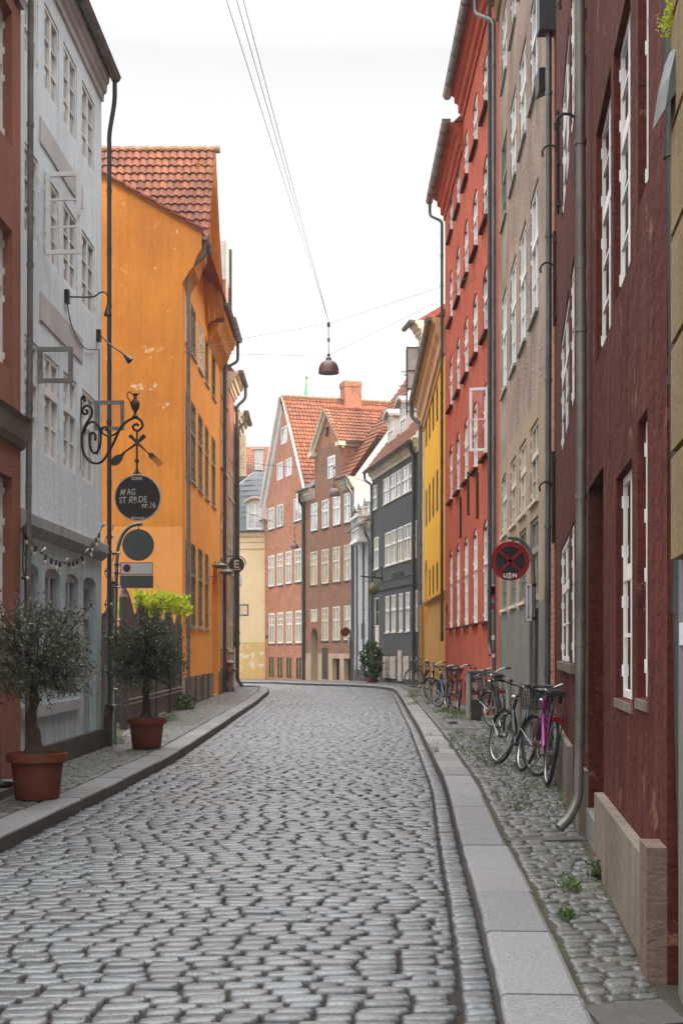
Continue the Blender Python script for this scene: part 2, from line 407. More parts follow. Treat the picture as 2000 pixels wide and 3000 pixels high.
# ------------------------------------------------------------ ground
def interp(tab, y): 
    ys, xs = zip(*tab); return float(np.interp(y, ys, xs))
KR = [(2.5, .43), (5.11, .621), (6.28, .691), (8.41, .807), (9.93, .869), (14.7, 1.128), (19.4, 1.266), (26.4, 1.47), (30.8, 1.56), (41.2, 1.80), (46, 1.90), (50.5, 1.93)]
KRC = [(50.5, 1.93), (52.8, 1.70), (55, 1.155), (56.6, .24), (57.7, -.72), (59, -1.87), (61.5, -3.2), (63.6, -4.7), (66, -9)]
KL = [(2.5, -2.72), (6, -2.66), (10.3, -2.57), (12.4, -2.49), (14, -2.41), (15.9, -2.36), (18.5, -2.28), (24.9, -2.30), (30.4, -2.34), (38, -2.38), (46.7, -2.52), (52.3, -2.80)]
KLC = [(52.3, -2.80), (54.2, -2.98), (55.2, -3.3), (56.0, -4.2), (56.8, -6.0), (57.6, -9)]
WR = [(2.5, 1.05), (5.8, 1.381), (12, 2.05), (17.9, 2.80), (28.2, 3.243), (42, 3.18), (52.5, 3.163), (53.5, 3.01)]
WL = [(2.5, -3.72), (15, -3.57), (20, -3.51), (24.3, -3.89), (33.8, -3.93), (44.7, -3.96), (54, -4.05)]
def curve_pts(tab, tabc, step=.25):
    ys = np.arange(tab[0][0], tab[-1][0], step)
    p = [(interp(tab, y), y) for y in ys]
    c = [Vector((x, y, 0)) for y, x in tabc]; sp = spline([(a.x, a.y, 0) for a in c], 10)
    return p+[(q.x, q.y) for q in sp]
def smooth2(pts, k=5):
    a = np.array(pts); b = a.copy()
    for i in range(k, len(a)-k): b[i] = a[i-k:i+k+1].mean(0)
    return b
cR = smooth2(curve_pts(KR, KRC)); cL = smooth2(curve_pts(KL, KLC))
mb = MB()
ys = [-70, 0, 61, 75, 90, 110, 160, 240]; xs = [-130, -60, -12, 0, 12, 60, 130]
for i in range(len(ys)-1):
    for j in range(len(xs)-1):
        mb.face([(xs[j], ys[i], -.06+G0(ys[i]) if ys[i] < 120 else -1.2), (xs[j+1], ys[i], -.06+G0(ys[i]) if ys[i] < 120 else -1.2),
                 (xs[j+1], ys[i+1], -.06+G0(ys[i+1]) if ys[i+1] < 120 else -1.2), (xs[j], ys[i+1], -.06+G0(ys[i+1]) if ys[i+1] < 120 else -1.2)])
struct(mb.build('ground', 'joint_dirt'))
def stones(name, cells, mat, z=0.0, hump=1.0, parent=None):
    # cells: array (cx, cy, w along x, l along y, tilt angle); each a worn rounded sett
    C = np.array(cells); n = len(C); k = 12
    O_ = [(1, -.5), (1, .5), (.93, .88), (.55, 1), (-.55, 1), (-.93, .88), (-1, .5), (-1, -.5), (-.93, -.88), (-.55, -1), (.55, -1), (.93, -.88)]
    ux = np.array([o[0] for o in O_], float); uy = np.array([o[1] for o in O_], float)
    V_ = []; T = []
    prof = [(-1, .001), (.015, .0), (.0075, -.002), (.0028, -.0065), (.0004, -.015), (0, -.06)]
    rough = 1+rng.normal(0, .03, (n, k))
    hh = rng.uniform(.7, 1.4, n)*hump; dz = rng.normal(0, .0032, n)+.004
    tx = rng.normal(0, .016, n); ty = rng.normal(0, .028, n)
    ca, sa = np.cos(C[:, 4]), np.sin(C[:, 4])
    tone = np.clip(rng.normal(1.0, .17, n), .58, 1.5)
    warm = rng.random(n)
    ring = []
    for s, h in prof:
        kk = 1 if s < 0 else k
        for j in range(kk):
            lx = (ux[j]*np.maximum(C[:, 2]/2*rough[:, j]-s, .004)) if s >= 0 else np.zeros(n)
            ly = (uy[j]*np.maximum(C[:, 3]/2*rough[:, j]-s*1.35, .004)) if s >= 0 else np.zeros(n)
            zz = z+hh*h+dz+lx*tx+ly*ty
            if s > .006: zz = zz+rng.normal(0, .0016, n)
            X = C[:, 0]+lx*ca-ly*sa; Y = C[:, 1]+lx*sa+ly*ca
            V_.append(np.stack([X, Y, zz-.017*np.maximum(0, Y-61)], 1))
    m = len(V_); verts = np.stack(V_, 1).reshape(-1, 3)
    F = []
    for j in range(0, k, 2): F.append([0, 1+j, 1+(j+1) % k, 1+(j+2) % k])
    for r in range(len(prof)-2):
        a = 1+r*k; b = a+k
        for j in range(k): F.append([a+j, b+j, b+(j+1) % k, a+(j+1) % k])
    F = np.array(F); faces = (F[None]+(np.arange(n)*m)[:, None, None]).reshape(-1, 4)
    tn = np.stack([tone*(1+.05*(warm-.5)), tone, tone*(1-.08*(warm-.6))], 1)
    tones = np.repeat(tn, m, 0)
    return arr_mesh(name, verts, faces, [mat], tones, parent, True)
def rowfill(y0, y1, fl, fr, pitch, lw, tiltf, gap=.014, jx=0.0):
    out = []; y = y0
    while y < y1:
        p = pitch*random.uniform(.92, 1.10); xa, xb = fl(y), fr(y); x = xa+random.uniform(0, .02); first = True
        while x < xb-.05:
            wd = random.uniform(*lw)
            if first: wd *= random.uniform(.5, 1); first = False
            if x+wd > xb: wd = xb-x
            if wd > .05:
                cx = x+wd/2; an = tiltf(cx, y)+.024*math.cos(cx*1.1+y*.25)+random.gauss(0, .014)
                wob = .022*math.sin(cx*1.1+y*.25)
                cy = y+p/2+math.tan(tiltf(cx, y))*(cx-(xa+xb)/2)+wob+random.gauss(0, .0025)
                out.append((cx, cy, wd-gap*random.uniform(.6, 1.3), p-gap*random.uniform(1.1, 1.5), an))
            x += wd
        y += p
    return out
def nx(c, y): return float(np.interp(y, c[:, 1], c[:, 0]))
nR = cR[:, 1] < 52; nL = cL[:, 1] < 53
def xr(y): return float(np.interp(y, cR[nR][:, 1], cR[nR][:, 0]))
def xl(y): return float(np.interp(y, cL[nL][:, 1], cL[nL][:, 0]))
farR = np.array([(y, x) for x, y in cR if y > 50.5]); farL = np.array([(y, x) for x, y in cL if y > 52])
def xr2(y):
    if y < 50.5: return xr(y)
    return float(np.interp(y, farR[:, 0], farR[:, 1]))
def xl2(y):
    if y < 52: return xl(y)
    return float(np.interp(y, farL[:, 0], farL[:, 1]))
tilt = lambda x, y: .02*math.sin(y*.35)+.012
cells = rowfill(4.3, 50.5, lambda y: xl(y)+.02, lambda y: xr(y)-.148, .114, (.155, .235), tilt, gap=.016)
cells += rowfill(50.5, 65.5, xl2, lambda y: xr2(y)-.08, .15, (.18, .28), lambda x, y: .05, gap=.02)
y = 4.3
while y < 50:
    l = random.uniform(.085, .125); cells.append((xr(y)-.074, y+l/2, random.uniform(.122, .138), l-.012, .05)); y += l
road = struct(stones('road', cells, 'cobble', z=-.012))
def strip(name, L, Rr, z, mat):
    mb = MB()
    for i in range(len(L)-1):
        a, b, c, d = L[i], Rr[i], Rr[i+1], L[i+1]
        f = lambda p: (p[0], p[1], z+G0(p[1])); mb.face([f(a), f(b), f(c), f(d)])
    return mb.build(name, mat)
yy = list(np.arange(2.5, 50.6, .8))
struct(strip('road_bed', [(xl(y)-.05, y) for y in yy]+[(xl2(y), y) for y in np.arange(51.5, 66, .5)],
      [(xr(y)+.05, y) for y in yy]+[(xr2(y), y) for y in np.arange(51.5, 66, .5)], -.032, 'joint_dirt'))
# kerbs of granite blocks
def kerb(name, c, side, wd=.32, step=1.05):
    mb = MB(); seg = np.diff(c, axis=0); L = np.concatenate([[0], np.cumsum(np.hypot(seg[:, 0], seg[:, 1]))])
    def at(s):
        x = np.interp(s, L, c[:, 0]); y = np.interp(s, L, c[:, 1]); e = .15
        t = np.array([np.interp(s+e, L, c[:, 0])-np.interp(s-e, L, c[:, 0]), np.interp(s+e, L, c[:, 1])-np.interp(s-e, L, c[:, 1])]); t /= np.hypot(*t)
        return np.array([x, y]), t, np.array([t[1], -t[0]])*side
    s = .1
    while s < L[-1]-.5:
        ln = min(step*random.uniform(.75, 1.2), L[-1]-s-.05); tone = random.uniform(.78, 1.12); dz = random.uniform(-.004, .004)
        wv = wd+random.uniform(-.012, .012); rows = []; nseg = 5
        for k in range(nseg+1):
            p, t, nn = at(s+.007+(ln-.014)*k/nseg); z0 = G0(p[1]); j = random.uniform(-.004, .004)
            prof = [(0.0+j, -.2), (0.0+j, .078+dz), (.006+j, .092+dz), (.022+j, .1+dz), (wv-.02, .1+dz), (wv, .09+dz), (wv, -.1)]
            rows.append([(p[0]+nn[0]*o, p[1]+nn[1]*o, z+z0) for o, z in prof])
        for k in range(nseg):
            for q in range(6): mb.face([rows[k][q], rows[k][q+1], rows[k+1][q+1], rows[k+1][q]], 1 if q == 0 else 0, tone=tone)
        mb.face(rows[0], 0, tone=tone); mb.face(rows[-1][::-1], 0, tone=tone)
        s += ln
    return struct(mb.build(name, ['granite', 'granite_kerb_dark']))
kerb('kerb', cR, 1); kerb('kerb', cL, -1)
def wr(y): return interp(WR, y)
def wl(y): return interp(WL, y)
cells = rowfill(3.2, 50, lambda y: xr(y)+.345, lambda y: wr(y)-.06, .098, (.11, .19), lambda x, y: .12+.04*math.sin(y), gap=.014)  # setts stop short of the wall; bared dirt doubles as contact shade
cells = [c for c in cells if not any(abs(c[1]-q) < .11 for q in (5.28, 10.2, 16.6, 24.5))]
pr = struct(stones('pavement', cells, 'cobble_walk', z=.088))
cells = rowfill(8.5, 52, lambda y: wl(y)+.05, lambda y: xl(y)-.345, .098, (.11, .20), lambda x, y: -.08+.04*math.sin(y), gap=.014)
pl = struct(stones('pavement', cells, 'cobble_walk', z=.088))
yy = list(np.arange(2.5, 53, .8))
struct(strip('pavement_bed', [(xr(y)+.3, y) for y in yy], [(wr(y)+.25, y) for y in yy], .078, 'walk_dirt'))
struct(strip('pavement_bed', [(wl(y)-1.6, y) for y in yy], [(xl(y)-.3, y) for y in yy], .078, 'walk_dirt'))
# granite gutter slabs crossing the right pavement
mb = MB()
for q in (5.28, 10.2, 16.6, 24.5):
    xa, xb = xr(q)+.34, wr(q)-.03; wv = .10 if q > 6 else .17
    mb.box(((xa+xb)/2, q+.01, .05), ((xb-xa)/2, .05, 0), (-.01, wv, 0), (0, 0, .043))
struct(mb.build('pavement_gutter', 'granite_kerb_dark'))
# far pavement curving in front of the corner houses
far_in = []
for i in range(len(cR)-1):
    if cR[i][1] > 49.5:
        t = cR[i+1]-cR[i]; t = t/np.hypot(*t); far_in.append((cR[i][0]+t[1]*.31, cR[i][1]-t[0]*.31))
bl = [(3.3, 49.5), (3.3, 53), (3.1, 54), (1.5, 63), (.7, 68.8), (-2, 76.2), (-4.7, 84.3), (-14, 84.5)]
bl2 = []
bt = np.array(bl); d = np.concatenate([[0], np.cumsum(np.hypot(*np.diff(bt, axis=0).T))])
for s in np.linspace(0, d[-1], len(far_in)): bl2.append((float(np.interp(s, d, bt[:, 0])), float(np.interp(s, d, bt[:, 1]))))
cells = []
mb = MB()
for i in range(len(far_in)-1):
    a, b, c, e = far_in[i], bl2[i], bl2[i+1], far_in[i+1]; f = lambda p: (p[0], p[1], .082+G0(p[1]))
    nn = 6
    for k in range(nn):
        l = lambda p, q, t: (p[0]+(q[0]-p[0])*t, p[1]+(q[1]-p[1])*t)
        mb.face([f(l(a, b, k/nn)), f(l(a, b, (k+1)/nn)), f(l(e, c, (k+1)/nn)), f(l(e, c, k/nn))])
struct(mb.build('pavement_far', 'walk_dirt'))
fpoly = [(p[0], p[1]) for p in far_in]+[(p[0], p[1]) for p in bl2[::-1]]
def inside(x, y, poly):
    r = False; j = len(poly)-1
    for i in range(len(poly)):
        xi, yi = poly[i]; xj, yj = poly[j]
        if (yi > y) != (yj > y) and x < (xj-xi)*(y-yi)/(yj-yi)+xi: r = not r
        j = i
    return r
cells = []; y = 49.8
while y < 84:
    x = -9+random.uniform(0, .2)
    while x < 3.4:
        wd = random.uniform(.18, .28)
        if inside(x+wd/2, y, fpoly): cells.append((x+wd/2, y+.07, wd-.02, .14, .05))
        x += wd
    y += .16
struct(stones('pavement_far_setts', cells, 'cobble_walk', z=.09))
# left cross street edge pavement beyond the last left house
mb = MB(); mb.face([(-3.3, 52.4, .084), (-3.6, 55.0, .084), (-9, 57, .084), (-12, 56, .084), (-12, 52.4, .084)]); struct(mb.build('pavement_corner', 'walk_dirt'))

# ------------------------------------------------------------ facades
class Fac:
    def __init__(s, p0, p1, n=None):
        s.p0 = Vector((p0[0], p0[1], 0)); s.p1 = Vector((p1[0], p1[1], 0)); d = s.p1-s.p0; s.L = d.length; s.d = d/s.L
        s.n = Vector((s.d.y, -s.d.x, 0))
        if s.n.dot(Vector((0, 0, 0))-s.p0) < 0: s.n = -s.n
    def pt(s, u, z, o=0.0): q = s.p0+s.d*u+s.n*o; return Vector((q.x, q.y, z))
    def px(s, px, py=HZ):
        k = (px-1000)/4000; u = (k*s.p0.y-s.p0.x)/(s.d.x-k*s.d.y); D = s.p0.y+s.d.y*u
        return u, 1.5+(HZ-py)/4000*D
    def uy(s, y): return (y-s.p0.y)/s.d.y
def wall(F, u0, u1, z0, z1, holes, mats, zones=(), parent=None, name='wall', z1b=None, depth=.16, reveal=None, back=0, arch_n=8):
    """front skin with real openings; zones=[z,...] switch to next material going DOWN from mats[0]"""
    mb = MB(); z1b = z1 if z1b is None else z1b
    us = sorted(set([u0, u1]+[h[0] for h in holes]+[h[1] for h in holes]+list(np.linspace(u0, u1, max(2, int((u1-u0)/3)+1)))))
    us = [u for u in us if u0-1e-6 <= u <= u1+1e-6]
    zs = sorted(set([z0, z1]+[h[2] for h in holes]+[h[3] for h in holes]+list(zones)))
    def top(u): return z1+(z1b-z1)*(u-u0)/(u1-u0)
    def zz(z, u): return top(u) if z == z1 else z
    def mi(z):
        k = 0
        for q in zones:
            if z < q-1e-6: k += 1
        return min(k, len(mats)-1)
    for i in range(len(us)-1):
        a, b = us[i], us[i+1]
        if b-a < 1e-6: continue
        for j in range(len(zs)-1):
            c, d = zs[j], zs[j+1]; cu, cz = (a+b)/2, (c+d)/2
            if any(h[0] < cu < h[1] and h[2] < cz < h[3] for h in holes): continue
            q = [(a, c), (b, c), (b, zz(d, b)), (a, zz(d, a))]
            mb.face([F.pt(u, z) for u, z in q], mi(cz), uv=q)
    for h in holes:
        a, b, c, d = h[:4]; ar = h[4] if len(h) > 4 else 0; dp = h[5] if len(h) > 5 else depth
        m_ = mi((c+d)/2)
        if reveal is not None: m_ = reveal
        def q4(p, q):
            mb.face([F.pt(*p), F.pt(*q), F.pt(q[0], q[1], -dp), F.pt(p[0], p[1], -dp)], m_, uv=[(p[0], p[1]), (q[0], q[1]), (q[0]+dp, q[1]), (p[0]+dp, p[1])])
        if ar:
            rh = min(ar, (d-c)*.6); w2 = (b-a)/2; cu = (a+b)/2
            arc = [(cu-w2*math.cos(math.pi*k/arch_n), d-rh+rh*math.sin(math.pi*k/arch_n)) for k in range(arch_n+1)]
            hf = arch_n//2
            for k in range(hf): mb.face([F.pt(a, d), F.pt(*arc[k]), F.pt(*arc[k+1])], mi(d), uv=[(a, d), arc[k], arc[k+1]])
            for k in range(hf, arch_n): mb.face([F.pt(b, d), F.pt(*arc[k]), F.pt(*arc[k+1])], mi(d), uv=[(b, d), arc[k], arc[k+1]])
            mb.face([F.pt(a, d), F.pt(*arc[hf]), F.pt(b, d)], mi(d), uv=[(a, d), arc[hf], (b, d)])
            for k in range(arch_n): q4(arc[k], arc[k+1])
            q4((a, c), (a, d-rh)); q4((b, c), (b, d-rh)); q4((a, c), (b, c))
        else:
            q4((a, c), (a, d)); q4((b, c), (b, d)); q4((a, d), (b, d)); q4((a, c), (b, c))
    if back:                                      # body of the house behind the front
        for (ua, ub, oa, ob, zl, zr) in ((u0, u0, 0, -back, z1, z1), (u1, u1, 0, -back, z1b, z1b)):
            q = [(oa, z0), (ob, z0), (ob, zl), (oa, zl)]
            mb.face([F.pt(ua, z, o) for o, z in q], 0, uv=q)
        mb.face([F.pt(u0, z0, -back), F.pt(u1, z0, -back), F.pt(u1, z1b, -back), F.pt(u0, z1, -back)], 0, uv=[(u0, z0), (u1, z0), (u1, z1), (u0, z1)])
    return mb.build(name, mats, parent)
def bar(mb, F, ua, ub, za, zb, oa, ob, mi=0):
    mb.box((F.pt((ua+ub)/2, (za+zb)/2, (oa+ob)/2)), F.d*((ub-ua)/2), F.n*((ob-oa)/2), (0, 0, (zb-za)/2), mi)
def window(F, u0, u1, z0, z1, parent, fmat='white_paint', gmat='pane_sky', off=-.10, nx=2, rows=(3,), transom=None, sill=None, fw=.055, mw=.022, name='window', arch=0, hinges=False, smat=None, fl=1.0):
    """casement window: outer frame, mullion, transom and glazing bars; pane is its child"""
    mb = MB(); e = .004
    bar(mb, F, u0+e, u0+fw, z0+e, z1-e, off-.03, off+.03*fl); bar(mb, F, u1-fw, u1-e, z0+e, z1-e, off-.03, off+.03*fl)
    bar(mb, F, u0+fw, u1-fw, z0+e, z0+fw, off-.03, off+.028*fl); bar(mb, F, u0+fw, u1-fw, z1-fw-arch*.5, z1-e, off-.03, off+.028*fl)
    uu = np.linspace(u0+fw, u1-fw, nx+1); mids = uu[1:-1]
    bands = [(z0+fw, z1-fw)]
    if transom: 
        bar(mb, F, u0+fw, u1-fw, transom-.045, transom+.045, off-.03, off+.038*fl); bands = [(z0+fw, transom-.045), (transom+.045, z1-fw)]
    for m_ in mids: bar(mb, F, m_-.035, m_+.035, z0+fw, z1-fw, off-.026, off+.024*fl)
    for (za, zb), r in zip(bands, list(rows)+[1]*(len(bands)-len(rows))):
        for k in range(1, r):
            zc = za+(zb-za)*k/r; bar(mb, F, u0+fw, u1-fw, zc-mw/2, zc+mw/2, off-.012, off+.014*fl)
    if hinges:
        for zc in ([z0+.18, z1-.18] if not transom else [z0+.16, transom-.16, transom+.14, z1-.14]):
            for q in (u0, u1): bar(mb, F, q-.015, q+.035 if q == u0 else q+.01, zc-.035, zc+.035, off+.031*fl, off+.031*fl+.006+.012*fl)
    w_ = mb.build(name, fmat, parent)
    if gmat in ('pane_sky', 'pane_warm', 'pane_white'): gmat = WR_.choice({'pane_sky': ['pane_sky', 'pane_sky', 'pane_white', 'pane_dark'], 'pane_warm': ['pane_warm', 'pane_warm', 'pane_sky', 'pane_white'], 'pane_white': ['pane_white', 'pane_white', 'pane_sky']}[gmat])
    g = MB(); q = [(u0+.01, z0+.01), (u1-.01, z0+.01), (u1-.01, z1-.01), (u0+.01, z1-.01)]
    g.face([F.pt(u, z, off-.008) for u, z in q]); g.build('pane', gmat, w_)
    if sill:
        s = MB(); bar(s, F, u0-.05, u1+.05, z0-.055, z0-.004, off, .05); s.build('sill', sill, w_)
    return w_
WR_ = random.Random(77)
def gutter(F, u0, u1, z, r, parent, mat='zinc', off=.35, z1=None, cap=True):
    z1 = z if z1 is None else z1; mb = MB(); n = 10; K = max(2, int((u1-u0)/.9)+1)
    for k in range(K):
        ua, ub = u0+(u1-u0)*k/K, u0+(u1-u0)*(k+1)/K; za, zb = z+(z1-z)*k/K, z+(z1-z)*(k+1)/K
        for j in range(n):
            a1, a2 = math.pi+math.pi*j/n, math.pi+math.pi*(j+1)/n
            mb.face([F.pt(ua, za+r*math.sin(a1), off+r*math.cos(a1)), F.pt(ub, zb+r*math.sin(a1), off+r*math.cos(a1)), F.pt(ub, zb+r*math.sin(a2), off+r*math.cos(a2)), F.pt(ua, za+r*math.sin(a2), off+r*math.cos(a2))])
        if k: mb.tube([F.pt(ua, za+(r+.008)*math.sin(math.pi+math.pi*j/8), off+(r+.008)*math.cos(math.pi+math.pi*j/8)) for j in range(9)], .012, 5)
    mb.tube([F.pt(u0, z, off+r), F.pt(u1, z1, off+r)], .013, 6)
    for uu, zq in ((u0, z), (u1, z1)): mb.face([F.pt(uu, zq+r*math.sin(math.pi+math.pi*j/8), off+r*math.cos(math.pi+math.pi*j/8)) for j in range(9)])
    return mb.build('gutter', mat, parent, True)
def profile(F, u0, u1, prof, parent, mat, z, name='cornice', z1=None):
    """extrude a moulding; prof = [(off, dz)], hung from height z"""
    z1 = z if z1 is None else z1; mb = MB(); K = max(1, int((u1-u0)/4))
    for k in range(K):
        ua, ub = u0+(u1-u0)*k/K, u0+(u1-u0)*(k+1)/K; za, zb = z+(z1-z)*k/K, z+(z1-z)*(k+1)/K
        for i in range(len(prof)-1):
            (o1, d1), (o2, d2) = prof[i], prof[i+1]
            mb.face([F.pt(ua, za+d1, o1), F.pt(ub, zb+d1, o1), F.pt(ub, zb+d2, o2), F.pt(ua, za+d2, o2)])
    mb.face([F.pt(u0, z+d, o) for o, d in prof]); mb.face([F.pt(u1, z1+d, o) for o, d in prof][::-1])
    return mb.build(name, mat, parent)
CORN = [(0, -.55), (.05, -.55), (.05, -.48), (.12, -.44), (.14, -.34), (.22, -.30), (.24, -.18), (.34, -.12), (.36, 0), (0, 0)]
def pipe(pts, r, parent, mat='zinc', name='drainpipe', sp=2.0, wallp=None):
    mb = MB(); pts = [Vector(p) for p in pts]; sm = []; r = r*.72 if pts[0].y < 45 and r < .074 and pts[0].y > 6 else r
    for i, p in enumerate(pts):                    # round the bends
        if 0 < i < len(pts)-1:
            a, b = (pts[i-1]-p), (pts[i+1]-p); d = min(.12, a.length*.45, b.length*.45)
            q1, q2 = p+a.normalized()*d, p+b.normalized()*d
            for t in (0, .25, .5, .75, 1): sm.append(q1*(1-t)**2+p*2*t*(1-t)+q2*t*t)
        else: sm.append(p)
    mb.tube(sm, r, 12)
    for i in range(len(pts)-1):
        d = pts[i+1]-pts[i]
        if abs(d.z) > 1.5:
            n = int(abs(d.z)/sp)
            for k in range(n+1):
                q = pts[i]+d*((k+.5)/(n+1)); dn = d.normalized()
                mb.tube([q-dn*.022, q+dn*.022], r*1.22, 12)
                q = q+dn*.9
                if k < n: mb.tube([q-dn*.05, q+dn*.05], r*1.09, 12)
    return mb.build(name, mat, parent, True)
def tiles(o, ud, vd, L, S, parent, mat='tile_red', clips=(), tw=.205, th=.31, name='roof', lift=.05):
    """pantile roof: every course a row of waves stepping over the one below"""
    o, ud, vd = Vector(o), Vector(ud).normalized(), Vector(vd).normalized(); nn = ud.cross(vd)
    if nn.z < 0: nn = -nn
    nu, nv = int(L/tw)+1, int(S/th)+1; mb = MB(); ph = [(0, 0), (.18, .30), (.42, .42), (.62, .30), (.80, .02), (.92, -.02)]
    for j in range(nv):
        for i in range(nu):
            tone = min(1.4, max(.6, random.gauss(1, .14)))
            cols = [(i+p, h) for p, h in ph]+[(i+1, 0)]; jz = random.uniform(-.006, .006)
            for (a, ha), (b, hb) in zip(cols, cols[1:]):
                f = lambda u, h, v, up: o+ud*(u*tw)+vd*(v*th)+nn*(h*.11+up+jz)
                mb.face([f(a, ha, j, lift), f(b, hb, j, lift), f(b, hb, j+1.03, 0), f(a, ha, j+1.03, 0)], 0, tone=tone)
                mb.face([f(a, ha, j, lift), f(b, hb, j, lift), f(b, hb, j, lift-.035), f(a, ha, j, lift-.035)], 0, tone=tone*.8)
    ob = mb.build(name, mat, parent)
    if clips:
        bm = bmesh.new(); bm.from_mesh(ob.data)
        for co, no in clips:
            bmesh.ops.bisect_plane(bm, geom=bm.verts[:]+bm.edges[:]+bm.faces[:], plane_co=Vector(co), plane_no=Vector(no), clear_outer=True)
        bm.to_mesh(ob.data); bm.free()
    return ob
def lid(F, u0, u1, z, back, parent, mat='roof_red', rise=3.5, z1=None, over=.25):
    """pitched roof body behind the eaves"""
    z1 = z if z1 is None else z1; mb = MB(); m_ = back/2
    a, b = [F.pt(u0, z, over), F.pt(u1, z1, over)], [F.pt(u0, z+rise, -m_), F.pt(u1, z1+rise, -m_)]; c = [F.pt(u0, z, -back), F.pt(u1, z1, -back)]
    mb.face([a[0], a[1], b[1], b[0]]); mb.face([b[0], b[1], c[1], c[0]])
    mb.face([a[0], b[0], c[0]]); mb.face([a[1], b[1], c[1]])
    return mb.build('roof', mat, parent)
# ------------------------------------------------------------ houses, left side
def sash(parent, p, d, w, z0, z1, rows=1, mat='worn_grey', fw=.05, th=.022, gmat='clear_glass'):
    """a casement standing open, hinged at p and reaching along d"""
    d = Vector(d).normalized(); nn = Vector((-d.y, d.x, 0)); p = Vector((p[0], p[1], 0)); mb = MB()
    def b(a0, a1, c0, c1, t=th):
        q = p+d*((a0+a1)/2); mb.box((q.x, q.y, (c0+c1)/2), d*((a1-a0)/2), nn*t, (0, 0, (c1-c0)/2))
    b(0, fw, z0, z1); b(w-fw, w, z0, z1); b(fw, w-fw, z0, z0+fw); b(fw, w-fw, z1-fw, z1)
    for k in range(1, rows):
        zc = z0+(z1-z0)*k/rows; b(fw, w-fw, zc-.011, zc+.011, th*.7)
    b(w-.03, w-.01, (z0+z1)/2-.04, (z0+z1)/2+.04, th*1.8)
    o = mb.build('open_window', mat, parent); g = MB(); q0, q1 = p+d*fw*.8, p+d*(w-fw*.8)
    g.box(((q0.x+q1.x)/2, (q0.y+q1.y)/2, (z0+z1)/2), d*((w-fw*1.6)/2), nn*.003, (0, 0, (z1-z0)/2-fw*.8)); g.build('pane', gmat, o)
    return o
CL0 = [(0, -.4), (.04, -.4), (.06, -.2), (.11, -.15), (.13, 0), (0, 0)]
# --- pink house at the left edge
b = thing('house', 'pinkish red plastered house at the left edge with a stone band above its ground floor', 'house', (-3.57, 13, 0))
F = Fac((-3.60, 9.0), (-3.525, 15.02)); U = lambda D: F.uy(D)
cols = [(U(12.0), U(13.0)), (U(13.75), U(14.66))]
rows = [(1.75, 3.35), (4.5, 6.0), (6.9, 8.35)]
H = [(a, c, r0, r1) for a, c in cols for r0, r1 in rows]
wall(F, 0, F.L, -.3, 8.75, H, ['pink_plaster'], parent=b, depth=.2, back=7)
for a, c in cols:
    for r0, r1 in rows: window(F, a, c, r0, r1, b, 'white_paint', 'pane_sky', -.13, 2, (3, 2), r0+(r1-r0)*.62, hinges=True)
profile(F, 0, F.L+.02, [(0, -.36), (.04, -.34), (.07, -.26), (.09, -.08), (.12, -.02), (0, 0)], b, 'plinth_stone', 4.05, 'stone_band')
profile(F, 0, F.L+.02, CL0, b, 'grey_band', 8.95); lid(F, 0, F.L, 8.95, 7, b)
mb = MB(); bar(mb, F, U(12.4), U(14.1), -.1, .17, .0, .36); mb.build('step', 'plinth_stone', b)
mb = MB(); bar(mb, F, 0, U(14.0), -.1, .55, .0, .05); mb.build('plinth', 'plinth_dark', b)
# --- grey blue house
b = thing('house', 'narrow grey blue house with white casements and a black wrought sign on its wall', 'house', (-3.5, 17.5, 0))
F = Fac((-3.570, 15.03), (-3.51, 20.0)); X = lambda p: F.px(p)[0]
cols = [(X(73), X(113)), (X(131), X(173)), (X(187), X(226)), (X(241), X(278))]
rows = [(8.24, 9.28), (6.22, 7.24), (3.83, 5.07)]
gc = [(X(72), X(116)), (X(133), X(178)), (X(193), X(231)), (X(245), X(282))]
H = [(a, c, r0, r1) for a, c in cols for r0, r1 in rows]+[(a, c, 1.25, 2.50, .10, .17) for a, c in gc[:3]]+[(gc[3][0], gc[3][1], .12, 2.52, .10, .2)]
wall(F, 0, F.L, -.3, 9.56, H, ['blue_plaster', 'blue_plaster_low'], zones=(2.85,), parent=b, depth=.08, back=6)
for i, (a, c) in enumerate(cols):
    for j, (r0, r1) in enumerate(rows):
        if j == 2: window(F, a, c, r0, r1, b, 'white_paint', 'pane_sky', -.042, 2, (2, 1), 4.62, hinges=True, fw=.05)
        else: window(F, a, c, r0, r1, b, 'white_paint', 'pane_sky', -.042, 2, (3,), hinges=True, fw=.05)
for a, c in gc[:3]: window(F, a, c, 1.25, 2.50, b, 'pale_wood', 'pane_dark', -.07, 2, (1, 1), 1.72, arch=.08, hinges=True, sill='pale_wood', fw=.07)
# door
a, c = gc[3]; mb = MB()
bar(mb, F, a+.01, a+.09, .12, 2.5, -.19, -.10); bar(mb, F, c-.09, c-.01, .12, 2.5, -.19, -.10); bar(mb, F, a+.09, c-.09, 2.38, 2.50, -.19, -.10); bar(mb, F, a+.09, c-.09, 1.94, 2.04, -.19, -.07)
bar(mb, F, a+.09, c-.09, .14, 1.94, -.18, -.14)
for z0, z1 in ((.25, .85), (.95, 1.84)): bar(mb, F, a+.17, c-.17, z0, z1, -.14, -.125)
for s in (0, 1):
    p0, p1 = F.pt(a+.09, 2.04 if s else 2.38, -.13), F.pt(c-.09, 2.38 if s else 2.04, -.13); mb.tube([p0, p1], .012, 4)
o = mb.build('door', 'pale_wood', b)
g = MB(); g.face([F.pt(a+.09, 2.04, -.16), F.pt(c-.09, 2.04, -.16), F.pt(c-.09, 2.38, -.16), F.pt(a+.09, 2.38, -.16)]); g.build('pane', 'pane_dark', o)
h = MB(); h.lathe([(0, 0), (.03, .005), (.03, .03), (0, .035)], F.pt(a+.16, 1.1, -.12), 10, 0, F.n); h.build('handle', 'zinc_dark', o)
